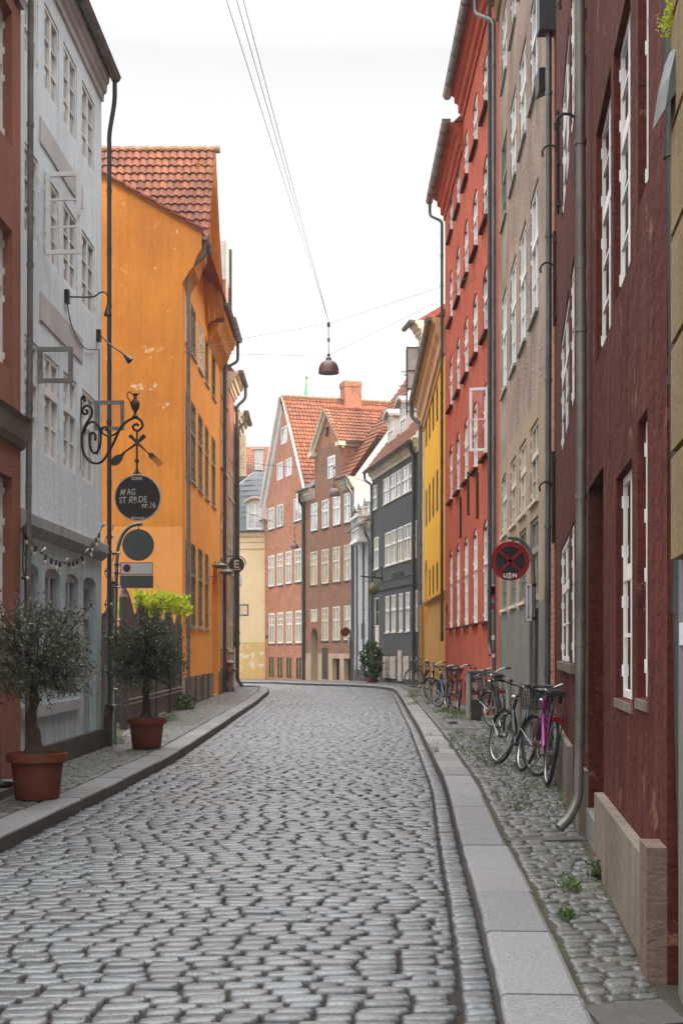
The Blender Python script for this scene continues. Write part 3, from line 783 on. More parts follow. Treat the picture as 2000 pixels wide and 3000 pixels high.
profile(F, 0, F.L+.03, [(0, -.02), (.02, -.02), (.085, .05), (.10, .08), (.10, .20), (.08, .23), (.03, .24), (0, .24)], b, 'grey_band', 2.83, 'stone_band')
for z0, z1 in ((7.50, 7.80), (5.40, 5.73)):
    mb = MB(); bar(mb, F, X(116), X(240), z0, z1, 0, .018); mb.build('wall_panel', 'white_wall', b)
mb = MB(); bar(mb, F, .1, X(232), .72, .86, 0, .05); bar(mb, F, .1, X(232), 1.12, 1.18, 0, .04); mb.build('wood_rail', 'pale_wood', b)
mb = MB(); bar(mb, F, X(112), F.L+.02, -.2, .36, 0, .06); mb.build('plinth', 'plinth_dark', b)
CL = [(0, -.44), (.03, -.44), (.035, -.34), (.075, -.31), (.08, -.20), (.11, -.17), (.115, -.05), (.13, 0), (0, 0)]
profile(F, 0, F.L+.02, CL, b, 'white_wall', 9.98)
gutter(F, 0, F.L+.12, 9.93, .075, b, 'zinc', .185); lid(F, 0, F.L, 9.95, 6, b, 'slate')
e = F.pt(F.L+.05, 9.86, .185)
q = F.pt(F.L+.07, 9.2, .10)
pipe([e, e-V(0, 0, .30), (q.x, q.y, 9.10), (q.x, q.y, .62)], .048, b, 'zinc_dark')
pipe([(q.x, q.y, .70), (q.x-.03, q.y, .55), (q.x-.03, q.y, .1)], .075, b, 'plinth_dark', sp=9)
x0 = X(64); pipe([F.pt(X(62), 9.7, .11), F.pt(X(60), 5, .11), F.pt(X(52), 1.75, .11), F.pt(X(50), 1.55, .13), F.pt(X(48), .1, .13)], .048, b, 'zinc_warm', sp=2.2)
# casements standing open
sash(b, F.pt(cols[1][0], 0, .02), (1, -.08, 0), .425, 6.24, 7.22, 3, 'white_paint')
sash(b, F.pt(cols[0][1], 0, .0), (1, -.05, 0), .41, 4.64, 5.06, 1)
sash(b, F.pt(cols[3][1], 0, .0), (1, .0, 0), .42, 4.64, 5.06, 1)
for a, c in (cols[0], cols[3]):                      # black slab in place of the dark room behind the gap they leave
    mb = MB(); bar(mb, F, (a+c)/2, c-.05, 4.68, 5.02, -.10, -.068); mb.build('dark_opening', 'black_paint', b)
# black gooseneck lamps on its wall
def gooseneck(lab, p, tip, mid):
    t = thing('wall_lamp', lab, 'wall lamp', p, 'black gooseneck lamps above the restaurant')
    m1 = MB(); m1.box(Vector(p)+V(.03, 0, 0), (.03, 0, 0), (0, .05, 0), (0, 0, .085)); m1.build('mount', 'black_paint', t)
    m1 = MB(); m1.tube(spline([Vector(p)+V(.06, 0, 0)]+[Vector(q) for q in mid]+[Vector(tip)], 8), .011, 8); m1.build('arm', 'black_paint', t)
    m1 = MB(); tv = Vector(tip); ax = (tv-Vector(mid[-1])).normalized()
    m1.lathe([(.012, -.03), (.02, 0), (.055, .12), (.05, .12), (.015, .01)], tv, 16, 0, ax); m1.build('lamp_shade', 'black_paint', t)
p = F.pt(X(191), 6.03, 0)
gooseneck('black gooseneck wall lamp pointing down, higher on the grey blue wall', p, p+V(.55, 0, -.12), [p+V(.35, 0, .0), p+V(.44, 0, .05), p+V(.51, 0, .06), p+V(.55, 0, .0)])
p = F.pt(X(284), 6.02, .0)
gooseneck('black wall lamp on a straight rod beside the downpipe at the blue house corner', p, p+V(.40, 0, -.28), [p+V(.2, 0, -.13), p+V(.36, 0, -.24)])
mb = MB(); mb.tube(spline([F.pt(X(193), 5.95, .02), F.pt(X(205), 5.72, .03), F.pt(X(240), 5.62, .03), F.pt(X(280), 5.80, .03)], 6), .008, 6)
mb.tube(spline([F.pt(X(287), 5.85, .02), F.pt(X(287), 5.2, .02), F.pt(X(286), 4.6, .02), F.pt(X(282), 4.3, .02)], 6), .008, 6)
tag(mb.build('cable', 'black_paint'), 'dark cable running between the two black lamps on the blue wall', 'cable')

# --- orange house
b = thing('house', 'orange yellow house with a steep red tiled street gable and a bare stained side wall', 'house', (-3.93, 38, 0))
F = Fac((-3.93, 33.8), (-3.955, 44.7)); X = lambda p: F.px(p)[0]; Y = lambda D: F.uy(D)
ucol = [(34.5, 35.35), (35.7, 36.95), (37.6, 38.8), (39.5, 40.6), (41.6, 42.9)]
H = []
for i, (a, c) in enumerate(ucol):
    a, c = Y(a), Y(c); H += [(a, c, 9.3, 10.62), (a, c, 5.95, 8.05)]
    if i < 4: H.append((a, c, 2.12, 4.32))
H.append((Y(41.7), Y(43.9), .1, 4.3, 1.1, .45))
wall(F, 0, F.L, -.3, 11.0, H, ['orange_front'], parent=b, depth=.08, back=0)
for a, c, z0, z1, *r in H:
    if r: continue
    window(F, a, c, z0, z1, b, 'white_paint' if (z0 > 9 and 3 < a < 4.4) or (z0 > 9 and a < 1) else 'green_paint', 'pane_sky', -.045, 2, (3, 2) if z1-z0 > 1.5 else (3,), z0+(z1-z0)*.62 if z1-z0 > 1.5 else None, hinges=True, sill='grey_band')
mb = MB(); bar(mb, F, Y(41.7), Y(43.9), .1, 4.3, -.5, -.42); mb.build('gate_wall', 'orange_pale', b)
mb = MB(); bar(mb, F, Y(42.9), Y(43.85), .1, 2.5, -.42, -.38); mb.build('door', 'dark_wood', b)
# plinth with cellar vents
for k, (s0, s1) in enumerate([(33.8, 34.4), (35.2, 35.85), (36.8, 37.6), (38.6, 39.4), (40.4, 41.65), (43.95, 44.7)]):
    mb = MB(); bar(mb, F, Y(s0), Y(s1), -.2, .82, 0, .06); mb.build('plinth_stone', 'plinth_stone', b)
for s0, s1 in [(34.4, 35.2), (35.85, 36.8), (37.6, 38.6), (39.4, 40.4)]:
    mb = MB(); bar(mb, F, Y(s0), Y(s1), -.2, .80, .0, .012); 
    for k in range(7): bar(mb, F, Y(s0)+.05, Y(s1)-.05, .16+k*.09, .19+k*.09, .012, .03, 1)
    mb.build('cellar_vent', ['black_paint', 'rust_iron'], b)
# side wall towards the yard
S = Fac((-9.5, 33.79), (-3.93, 33.79)); mb = MB()
top = [(-9.5, 15.3), (-5.9, 13.28), (-3.46, 11.9)]
prof = [(-3.46, 11.9), (-3.46, 11.45), (-3.58, 11.25), (-3.66, 11.0), (-3.80, 10.85), (-3.93, 10.6)]
zs = 4.56
mb.face([(-9.5, 33.79, zs), (-3.93, 33.79, zs), (-3.93, 33.79, 10.6)]+[(x, 33.79, z) for x, z in prof[::-1][1:]]+[(x, 33.79, z) for x, z in top[:2][::-1]], 0)
mb.face([(-9.5, 33.79, -.3), (-3.93, 33.79, -.3), (-3.93, 33.79, zs), (-9.5, 33.79, zs)], 1)
mb.face([(-9.5, 33.79, -.3), (-9.5, 44.7, -.3), (-9.5, 44.7, 15.3), (-9.5, 33.79, 15.3)], 0)
mb.build('side_wall', ['orange_plaster', 'orange_pale'], b)
pf = [(0, -.42), (.13, -.18), (.27, .0), (.35, .25), (.47, .45), (.47, .9), (0, .9)]
mb = MB()
for u0, u1 in ((0, 1.4), (6.6, F.L)):
    profile(F, u0-.002, u1, pf, b, 'timber_orange', 11.0)
gutter(F, 0, 1.35, 11.75, .085, b, 'zinc_warm', .55); gutter(F, 6.5, F.L+.3, 11.75, .085, b, 'zinc', .55)
# main roof, verge tiles
mb = MB(); sl = [(-3.42, 11.88), (-5.9, 13.30), (-9.5, 15.36)]
for (xa, za), (xb, zb) in zip(sl, sl[1:]):
    mb.face([(xa, 33.72, za), (xb, 33.72, zb), (xb, 44.7, zb), (xa, 44.7, za)])
    mb.face([(xa, 33.72, za), (xb, 33.72, zb), (xb, 33.72, zb-.06), (xa, 33.72, za-.06)])
n_ = 16
for k in range(n_):
    t = (k+.5)/n_; x = -3.42+(-9.5+3.42)*t; z = 11.88+(15.36-11.88)*t
    mb.box((x, 33.80, z+.03), V(-.21, 0, .10), V(0, .12, 0), V(0, 0, .022))
mb.build('roof', 'roof_red', b)
# street gable with its own tiled roof
ap = (37.6, 15.25); ft = (35.2, 11.45); ff = (40.2, 11.4); xw = -3.94
mb = MB(); mb.face([(xw, ft[0]-.2, 11.0), (xw, ff[0]+.1, 11.0), (xw, ff[0]+.1, ff[1]-.1), (xw, ap[0], ap[1]-.25), (xw, ft[0]-.2, ft[1]-.1)])
mb.build('gable', 'orange_front', b)
mb = MB()
for (y0, z0) in (ft, ff):                           # raking cornices
    d = V(0, ap[0]-y0, ap[1]-z0); s_ = 1 if y0 < ap[0] else -1
    if s_ < 0: ring = [(0, -.62), (.10, -.62), (.12, -.45), (.24, -.40), (.26, -.2), (.46, -.12), (.46, .0), (0, 0)]
    else: ring = [(0, -.25), (.44, -.1), (.44, .0), (0, 0)]
    nn = V(0, -d.z, d.y).normalized(); nn = nn if nn.z > 0 else -nn
    A, B = V(xw, y0, z0-.05), V(xw, ap[0], ap[1]-.16)
    for (o1, h1), (o2, h2) in zip(ring, ring[1:]+ring[:1]):
        mb.face([A+V(o1, 0, 0)+nn*h1, B+V(o1, 0, 0)+nn*h1, B+V(o2, 0, 0)+nn*h2, A+V(o2, 0, 0)+nn*h2])
    mb.face([A+V(o, 0, 0)+nn*h for o, h in ring])
mb.build('gable_cornice', 'timber_orange', b)
up = (V(0, ap[0], ap[1])-V(0, ft[0]-.15, ft[1]-.25)); S_ = up.length
tiles((-9.3, ft[0]-.15, ft[1]-.20), (1, 0, 0), up, 5.85, S_+.1, b, 'tile_red', name='gable_roof', tw=.20, th=.31, clips=[((0, 0, ap[1]+.02), (0, 0, 1)), ((-3.46, 0, 0), (1, 0, 0))])
mb = MB(); mb.face([(-9.3, ap[0], ap[1]), (-3.46, ap[0], ap[1]), (-3.46, ff[0]+.2, ff[1]-.2), (-9.3, ff[0]+.2, ff[1]-.2)]); mb.build('gable_roof', 'roof_red', b)
mb = MB()
for k in range(15):
    x = -9.2+k*.39; mb.tube([(x, ap[0], ap[1]+.02), (x+.40, ap[0], ap[1]+.045)], [.095, .11], 8)
mb.build('ridge_tiles', 'ridge_mortar', b)
# drainpipes
pipe([(-3.40, 33.95, 11.7), (-3.40, 33.95, 11.3), (-3.80, 33.95, 10.95), (-3.80, 33.95, .45), (-3.72, 33.9, .15)], .062, b, 'zinc', sp=2.3)
pipe([F.pt(F.L+.2, 11.7, .55), F.pt(F.L+.2, 11.0, .55), F.pt(F.L-.1, 10.7, .14), F.pt(F.L-.1, .4, .14), F.pt(F.L-.1, .15, .3)], .07, b, 'zinc_dark', sp=2.6)
# saucer lamps by the arch
for (pp, lab) in (((-3.66, 41.0, 4.05), 'nearer saucer shaped grey green lamp by the orange archway'), ((-3.72, 44.3, 4.05), 'farther saucer shaped grey green lamp beyond the orange archway')):
    t = thing('wall_lamp', lab, 'wall lamp', pp, 'saucer lamps by the archway'); c = Vector(pp)
    m1 = MB(); m1.lathe([(0, -.10), (.12, -.095), (.24, -.02), (.25, 0), (.12, .06), (.05, .085), (.045, .11), (0, .115)], c, 24); m1.build('lamp_shade', 'lamp_green', t, True)
    m1 = MB(); m1.tube([c+V(0, 0, -.02), c+V(-.02, 0, -.32), c+V(-.30, 0, -.34)], .014, 6); m1.build('arm', 'lamp_green', t)

# --- brick house next to it
b = thing('house', 'dark brick house with a zinc clad roof hoist, beside the orange house', 'house', (-3.98, 46.5, 0))
F = Fac((-3.975, 44.72), (-4.0, 48.2)); zz = 12.1
H = [(a, a+.85, r, r+1.5) for a in (.45, 1.5, 2.5) for r in (1.6, 4.6, 7.6, 10.0)]
wall(F, 0, F.L, -.3, zz, H, ['old_brick', 'dark_grey_plaster'], zones=(.9,), parent=b, depth=.1, back=6)
for a, c, z0, z1 in H: window(F, a, c, z0, z1, b, 'cream_paint', 'pane_warm', -.05, 2, (2, 1), z0+1, sill='cream_paint')
profile(F, 0, F.L, CORN, b, 'cream_trim', zz+.3); gutter(F, 0, F.L, zz+.32, .09, b, 'zinc_warm', .42); lid(F, 0, F.L, zz+.3, 6, b)
mb = MB(); mb.bx(-5.2, -3.86, 45.7, 46.9, 12.4, 13.9, 0, True); mb.build('hoist_wall', 'old_brick', b)
mb = MB(); mb.bx(-5.3, -3.84, 45.66, 46.95, 13.9, 15.2); mb.build('hoist_cladding', 'zinc_pale', b)
mb = MB(); mb.bx(-3.86, -3.80, 45.64, 45.72, 12.4, 15.25); mb.bx(-3.9, -3.76, 46.8, 46.97, 12.9, 15.25, 1); mb.build('hoist_frame', ['cream_paint', 'dark_wood'], b)
pipe([F.pt(.6, 12.2, .42), F.pt(.6, 11.8, .42), F.pt(.4, 11.5, .13), F.pt(.4, .4, .13), F.pt(.4, .2, .3)], .06, b, 'zinc_dark', sp=2.7)
# --- second brick house
b = thing('house', 'lower brick house with warm lit eaves next to the half timbered house', 'house', (-4.0, 49.8, 0))
F = Fac((-4.0, 48.2), (-4.02, 51.2)); zz = 11.0
H = [(a, a+.8, r, r+1.4) for a in (.4, 1.6) for r in (1.5, 4.3, 7.0)]
wall(F, 0, F.L, -.3, zz, H, ['old_brick', 'taupe_plaster'], zones=(7.5,), parent=b, depth=.1, back=6)
for a, c, z0, z1 in H: window(F, a, c, z0, z1, b, 'cream_paint', 'pane_dark', -.05, 2, (2, 1), z0+.95, sill='cream_paint')
profile(F, 0, F.L, CORN, b, 'cream_trim', zz+.35); gutter(F, 0, F.L, zz+.4, .09, b, 'zinc_warm', .44); lid(F, 0, F.L, zz+.35, 6, b, 'roof_red')
pipe([F.pt(2.8, 11.3, .44), F.pt(2.8, 10.9, .44), F.pt(2.7, 10.6, .13), F.pt(2.7, .4, .13), F.pt(2.7, .2, .3)], .06, b, 'zinc_dark', sp=2.7)
# --- half timbered corner house
b = thing('house', 'grey half timbered house with white base at the far left corner', 'house', (-4.05, 52.7, 0))
F = Fac((-4.02, 51.2), (-4.08, 54.4)); zz = 10.1
H = [(a, a+.7, r, r+1.3) for a in (.35, 1.3, 2.25) for r in (2.2, 5.0, 7.8)]
wall(F, 0, F.L, -.3, zz, H, ['dark_grey_plaster', 'white_wall'], zones=(1.6,), parent=b, depth=.08, back=6)
for a, c, z0, z1 in H: window(F, a, c, z0, z1, b, 'pale_wood', 'pane_dark', -.04, 2, (3,), None)
mb = MB()
for u in (0.05, 1.15, 2.1, 3.1): bar(mb, F, u-.06, u+.06, 1.65, zz-.1, 0, .03)
for z in (1.7, 4.4, 7.2): bar(mb, F, 0, F.L, z, z+.14, .03, .05)
mb.build('timber_frame', 'black_paint', b)
profile(F, 0, F.L, CORN, b, 'cream_trim', zz+.35); gutter(F, 0, F.L+.1, zz+.4, .09, b, 'zinc_warm', .44); lid(F, 0, F.L, zz+.35, 6, b, 'slate')
mb = MB(); bar(mb, F, 1.8, F.L, 4.05, 4.4, 0, .12); mb.build('wall_board', 'white_paint', b)
pipe([F.pt(.1, 10.4, .44), F.pt(.1, 10.1, .44), F.pt(0, 9.8, .14), F.pt(0, .4, .14), F.pt(.1, .15, .3)], .055, b, 'zinc_dark', sp=2.7)
sash(b, F.pt(2.2, 0, .04), (1, -.02, 0), .40, 2.84, 3.30, 1, 'pale_wood', .06)
# ------------------------------------------------------------ houses, right side
def hook(F, u, z, parent, h=1.2):
    mb = MB(); mb.tube([F.pt(u, z, .03), F.pt(u, z+h, .03)], .022, 6)
    mb.tube([F.pt(u, z+h*.6, .03)]+[F.pt(u, z+h*.6+.09*math.sin(a), .12-.09*math.cos(a)) for a in (0, .6, 1.2, 1.8, 2.4, 3.0, 3.6)], .014, 6)
    for q in (.1, .5, .9): bar(mb, F, u-.035, u+.035, z+h*q-.03, z+h*q+.03, 0, .045)
    return mb.build('wall_anchor', 'iron', parent)
# --- ochre rusticated house at the right edge
b = thing('house', 'ochre block faced house at the right edge with a mossy zinc awning', 'house', (1.3, 4, 0))
F = Fac((1.10, 3.2), (1.385, 5.62)); 
wall(F, 0, F.L, -.2, 12, [], ['grey_low'], parent=b, back=3)
mb = MB(); z = 1.85
while z < 11.5:
    for u0 in np.arange(0, F.L-.1, .62): bar(mb, F, u0+.015, min(u0+.605, F.L-.12), z+.015, z+.42, 0, .045)
    z += .435
mb.build('stone_blocks', 'ochre_block', b)
pipe([(1.335, 5.70, 11), (1.36, 5.70, 5), (1.415, 5.68, 1.2), (1.43, 5.66, .5), (1.44, 5.62, .2)], .033, b, 'zinc_dark', sp=1.1)
mb = MB(); mb.prism([P(*q, 5.35) for q in ((1948, 316), (1962, 215), (1984, 120), (2006, 70), (2040, 60), (2040, 160), (1990, 250))], (0, .22, 0)); mb.build('awning', 'zinc', b)
g = np.random.default_rng(5); q = P(1975, 45, 5.5); pts = np.array([(q.x+g.normal(0, .015), 5.5+g.normal(0, .05), q.z+g.normal(0, .035)) for k in range(25)])
MOSS = (pts, b)
mb = MB(); mb.box((1.372, 5.50, 1.565), (.012, .055, 0), (0, 0, .045), (.01, -.01, 0)); mb.build('sticker', 'sign_white', b)
mb = MB(); mb.box((1.376, 5.46, 1.76), (.012, .05, 0), (0, 0, .06), (.008, -.008, 0)); mb.build('sticker', 'sign_dark', b)
# --- dark red house
b = thing('house', 'dark ox blood red house with tall white windows and stone plinth, nearest on the right', 'house', (2, 11, 0))
C = Fac((1.381, 5.8), (2.05, 12.0)); A = Fac((2.05, 12.0), (2.80, 17.9))
cx = lambda p: C.px(p)[0]; ax_ = lambda p: A.px(p)[0]
cw = []
for a, c, z0, z1, st in ((1895, 1866, 1.26, 2.66, 0), (1850, 1803, 1.22, 2.52, 1), (1898, 1868, 3.74, 5.3, 0), (1845, 1796, 3.58, 5.12, 1), (1788, 1745, 3.52, 5.14, 1), (1895, 1868, 6.1, 7.6, 0), (1845, 1796, 6.1, 7.6, 0), (1788, 1745, 6.1, 7.6, 0), (1788, 1745, 8.3, 9.6, 0)):
    cw.append((cx(a), cx(c), z0, z1))
dr = (cx(1766), cx(1722), .12, 2.72, .0, .42)
wall(C, 0, C.L, -.2, 14.5, cw+[dr], ['dark_red'], parent=b, depth=.085, back=7)
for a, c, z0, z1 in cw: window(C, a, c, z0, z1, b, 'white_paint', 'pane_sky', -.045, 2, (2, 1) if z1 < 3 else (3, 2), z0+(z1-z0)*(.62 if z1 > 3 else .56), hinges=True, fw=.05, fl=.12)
for a, c, z0, z1 in cw[:2]:
    mb = MB(); bar(mb, C, a-.03, c+.03, z0-.055, z0-.005, -.08, .012); mb.build('sill', 'plinth_stone', b)
mb = MB(); bar(mb, C, dr[0], dr[1], .1, 2.7, -.47, -.42); bar(mb, C, dr[0]+.05, dr[1]-.05, .2, 2.6, -.42, -.40); mb.build('door', 'dark_wood', b)
mb = MB(); bar(mb, C, dr[0], dr[1], -.1, .30, -.42, .02); mb.build('step', 'worn_grey', b)
mb = MB(); bar(mb, C, 0, .28, -.1, .66, 0, .085); 
mb.build('plinth_pier', 'pier_stone', b)
mb = MB(); bar(mb, C, .28, dr[0], -.1, .56, 0, .06); bar(mb, C, dr[1], dr[1]+.35, -.1, .58, 0, .075); mb.build('plinth', 'plinth_stone', b)
aw = []
for a, c, z0, z1 in ((1666, 1641, 1.38, 2.66), (1681, 1671, 1.38, 2.66), (1666, 1641, 3.75, 5.05), (1681, 1670, 3.75, 5.05), (1666, 1645, 6.3, 7.7), (1681, 1670, 6.3, 7.7), (1666, 1645, 8.8, 10.2)):
    aw.append((ax_(a), ax_(c), z0, z1))
wall(A, 0, A.L, -.2, 14.5, aw, ['dark_red'], parent=b, depth=.05, back=7)
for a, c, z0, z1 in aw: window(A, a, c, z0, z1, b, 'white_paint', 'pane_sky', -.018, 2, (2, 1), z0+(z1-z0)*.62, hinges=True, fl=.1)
for a, c, z0, z1 in aw[:2]:
    mb = MB(); bar(mb, A, a-.06, c+.04, z0-.09, z0-.005, -.1, .04); mb.build('sill', 'plinth_stone', b)
mb = MB(); bar(mb, A, .5, A.L-1.2, -.1, .62, 0, .05); mb.build('plinth', 'plinth_stone', b)
for p_, z in ((1626, 2.9), (1640, 6.6), (1630, 5.6)): hook(A, ax_(p_), z, b)
for p_, z in ((1700, 5.3), (1716, 6.0)): hook(C, cx(p_), z, b, .9)
lid(C, 0, C.L, 14.5, 7, b); lid(A, 0, A.L, 14.5, 7, b)
q = C.pt(cx(1728), 0, .075)
pipe([(q.x-.03, q.y, 12), (q.x, q.y, 6), (q.x+.01, q.y, 3.2), (q.x+.00, q.y, 1.0), (q.x-.015, q.y, .38), (q.x-.10, q.y-.05, .24), (q.x-.17, q.y-.08, .18)], .052, b, 'zinc_warm', sp=1.5)
mb = MB(); mb.tube([(2.42, 13.4, .1), (2.40, 13.4, .75), (2.47, 13.4, .85)], .04, 8); mb.build('standpipe', 'red_pipe', b)
# zinc hopper, box and wires high on the seam
t = thing('wall_box', 'dark slanted metal wall box high on the dark red house seam', 'wall box', (2.75, 19, 8.5))
P0 = P(1612, 225, 18.6); mb = MB(); mb.prism([P0+V(-.16, 0, .13), P0+V(.10, 0, .13), P0+V(.10, 0, -.10), P0+V(.0, 0, -.10), P0+V(-.16, 0, -.18)], (0, .35, 0)); mb.build('box', 'iron', t)
mb = MB()
for dz, dx in ((.18, .5), (-.05, .45), (-.20, .52)): mb.tube([P0+V(.1, .1, dz*.4), P0+V(dx, -1.2, dz)], .007, 5)
mb.build('stay_wires', 'iron', t)
# --- taupe house
b = thing('house', 'weathered taupe plastered house with beige ground floor and patches of bare brick', 'house', (3.1, 24, 0))
F = Fac((2.80, 17.9), (3.243, 28.2)); Y = lambda D: F.uy(D)
rows = [(2.3, 3.5), (3.75, 4.95), (6.55, 8.5), (9.9, 11.5), (12.65, 14.1)]
H = []
for k, D in enumerate((20.75, 22.7, 24.6, 26.7)):
    for j, (r0, r1) in enumerate(rows):
        if k == 0 and j == 0: H.append((Y(D-.62), Y(D+.62), 2.3, 3.5)); continue
        H.append((Y(D-.62), Y(D+.62), r0, r1, .12 if j == 1 and k == 3 else 0))
dd = (Y(20.1), Y(21.5), .12, 2.12, 0, .35)
wall(F, 0, F.L, -.2, 15.0, H+[dd], ['taupe_plaster', 'beige_low', 'grey_low'], zones=(5.3, 2.22), parent=b, depth=.10, back=7)
for i, h in enumerate(H):
    a, c, z0, z1 = h[:4]
    fm = 'white_paint' if z0 > 6 else 'worn_grey' if z0 < 3 else 'cream_paint'
    if abs(z0-9.9) < .01 and i > 14: fm = 'green_paint'
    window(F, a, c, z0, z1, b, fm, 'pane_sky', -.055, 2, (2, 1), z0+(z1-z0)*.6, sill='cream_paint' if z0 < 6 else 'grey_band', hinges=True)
mb = MB(); bar(mb, F, dd[0], dd[1], .12, 2.1, -.4, -.35); mb.build('door', 'black_paint', b)
mb = MB(); bar(mb, F, dd[0], dd[1], 2.12, 2.28, 0, .05); mb.build('door_lintel', 'grey_band', b)
for D in (23.3, 25.3, 27.3):
    mb = MB(); bar(mb, F, Y(D)-.45, Y(D)+.45, -.1, .95, 0, .035); bar(mb, F, Y(D)-.30, Y(D)+.30, .1, .85, .035, .05, 1); mb.build('cellar_hatch', ['plinth_stone', 'worn_grey'], b)
mb = MB(); bar(mb, F, Y(27.0), Y(27.6), .0, .18, 0, .4); mb.build('step', 'worn_grey', b)
mb = MB()                                                  # bare brick edge
z = .8
while z < 14.6:
    for u in (0.02,): 
        q = [(u, z), (u+random.uniform(.55, .95), z), (u+random.uniform(.55, .95), z+.15), (u, z+.15)]
        mb.face([F.pt(a, c, .008) for a, c in q], uv=q)
    z += .15
mb.build('bare_brick', 'old_brick', b)
q = F.pt(.02, 0, .085)
pipe([(q.x, q.y, 13.5), (q.x, q.y, 6), (q.x-.02, q.y, .25), (q.x-.1, q.y, .14)], .058, b, 'zinc', sp=2.2)
mb = MB(); mb.box((q.x-.02, q.y, 9.95), (.12, 0, 0), (0, .12, 0), (0, 0, .35)); mb.build('rain_hopper', 'zinc_dark', b)
profile(F, 0, F.L+.05, [(0, -.8), (.06, -.78), (.10, -.5), (.26, -.42), (.28, -.25), (.40, -.15), (.42, 0), (0, 0)], b, 'ochre_block', 15.3)
gutter(F, F.L-8, F.L+.35, 15.25, .10, b, 'zinc', .47); lid(F, 0, F.L, 15.3, 7, b)
q = F.pt(F.L-.25, 0, .12)
pipe([F.pt(F.L+.1, 15.2, .47), F.pt(F.L+.1, 14.7, .47), (q.x, q.y, 14.4), (q.x, q.y, 3), (q.x, q.y, .2)], .062, b, 'zinc', sp=2.0)
# stickers on the two pipes
for k in range(9):
    z = random.uniform(.9, 3.0); mb = MB(); mb.box((q.x-.02, q.y-.066, z), (.035, 0, 0), (0, .003, 0), (0, 0, random.uniform(.03, .08))); mb.build('sticker', random.choice(['sign_white', 'sign_white', 'paper', 'sign_magenta']), b)
# --- red house in two heights
b = thing('house', 'tall brick red house with arched windows and a stepped gutter line', 'house', (3.2, 35, 0))
F = Fac((3.243, 28.2), (3.18, 42.0)); Y = lambda D: F.uy(D)
rows = [(2.15, 4.45, .35), (5.85, 7.5, .3), (8.57, 10.1, .3), (11.1, 12.6, .3), (13.6, 14.9, .25)]
H = []
for k, D in enumerate((30.7, 33.0, 35.3, 37.6, 39.9)):
    for r0, r1, ar in rows: H.append((Y(D-.6), Y(D+.6), r0, r1, ar))
    H.append((Y(D-.5), Y(D+.5), .12, .72, .3, .3))
H.append((Y(40.9), Y(41.6), .12, 2.9, .25, .12))
wall(F, 0, F.L, -.2, 15.35, H, ['red_plaster'], parent=b, depth=.12, back=7, reveal=0)
for h in H:
    a, c, z0, z1, ar = h[:5]
    if z1 < 1:
        mb = MB(); bar(mb, F, a, c, z0, z1, -.32, -.29); mb.build('cellar_opening', 'black_paint', b); continue
    if z1 < 3: 
        mb = MB(); bar(mb, F, a, c, z0, z1, -.14, -.11); mb.build('door', 'green_paint', b); continue
    window(F, a, c, z0, z1, b, 'white_paint', 'pane_sky', -.065, 2, (3, 2) if z0 < 3 else (2, 1), z0+(z1-z0)*.58, arch=ar*.5, hinges=True)
    mb = MB(); bar(mb, F, a-.1, c+.1, z0-.06, z0-.005, -.05, .10); mb.build('sill', 'dark_red', b)
mb = MB(); q = [(0, 15.35), (Y(36.0), 15.35), (Y(36.0), 16.2), (0, 16.2)]; mb.face([F.pt(u, z, .0) for u, z in q], uv=q)
mb.face([F.pt(Y(36.0), 15.35, 0), F.pt(Y(36.0), 16.2, 0), F.pt(Y(36.0), 19.5, -3.5), F.pt(Y(36.0), 15.35, -7)]); mb.build('upper_wall', 'red_plaster', b)
RC = [(0, -.75), (.05, -.75), (.06, -.6), (.14, -.56), (.15, -.35), (.24, -.30), (.25, -.15), (.34, -.1), (.35, 0), (0, 0)]
profile(F, 0, Y(35.95), RC, b, 'red_plaster', 16.2); profile(F, Y(36.05), F.L, RC, b, 'red_plaster', 15.45)
gutter(F, 0, Y(36.1), 16.15, .11, b, 'zinc', .42); gutter(F, Y(35.7), F.L+.3, 15.4, .11, b, 'zinc_warm', .46)
lid(F, 0, Y(36.0), 16.2, 7, b); lid(F, Y(36.0), F.L, 15.45, 7, b)
pipe([F.pt(F.L+.1, 15.3, .46), F.pt(F.L+.1, 14.9, .46), F.pt(F.L-.3, 14.6, .12), F.pt(F.L-.3, 2.0, .12), F.pt(F.L-.1, 1.8, .1)], .065, b, 'zinc_dark', sp=2.4)
pipe([F.pt(.5, 16.1, .42), F.pt(.5, 15.6, .42), F.pt(.45, 15.3, .14), F.pt(.45, 1.6, .14), F.pt(.25, 1.4, .14)], .06, b, 'zinc_dark', sp=2.4)
sash(b, F.pt(Y(30.1), 0, .0), (-1, .25, 0), .42, 5.9, 7.3, 2, 'white_paint', .06)
for u_, z in ((4.0, 4.6), (6.2, 4.9), (8.3, 4.5)):
    mb = MB(); mb.tube([F.pt(u_, z, .03), F.pt(u_, z+1.1, .03)], .028, 6); mb.build('wall_anchor', 'iron', b)
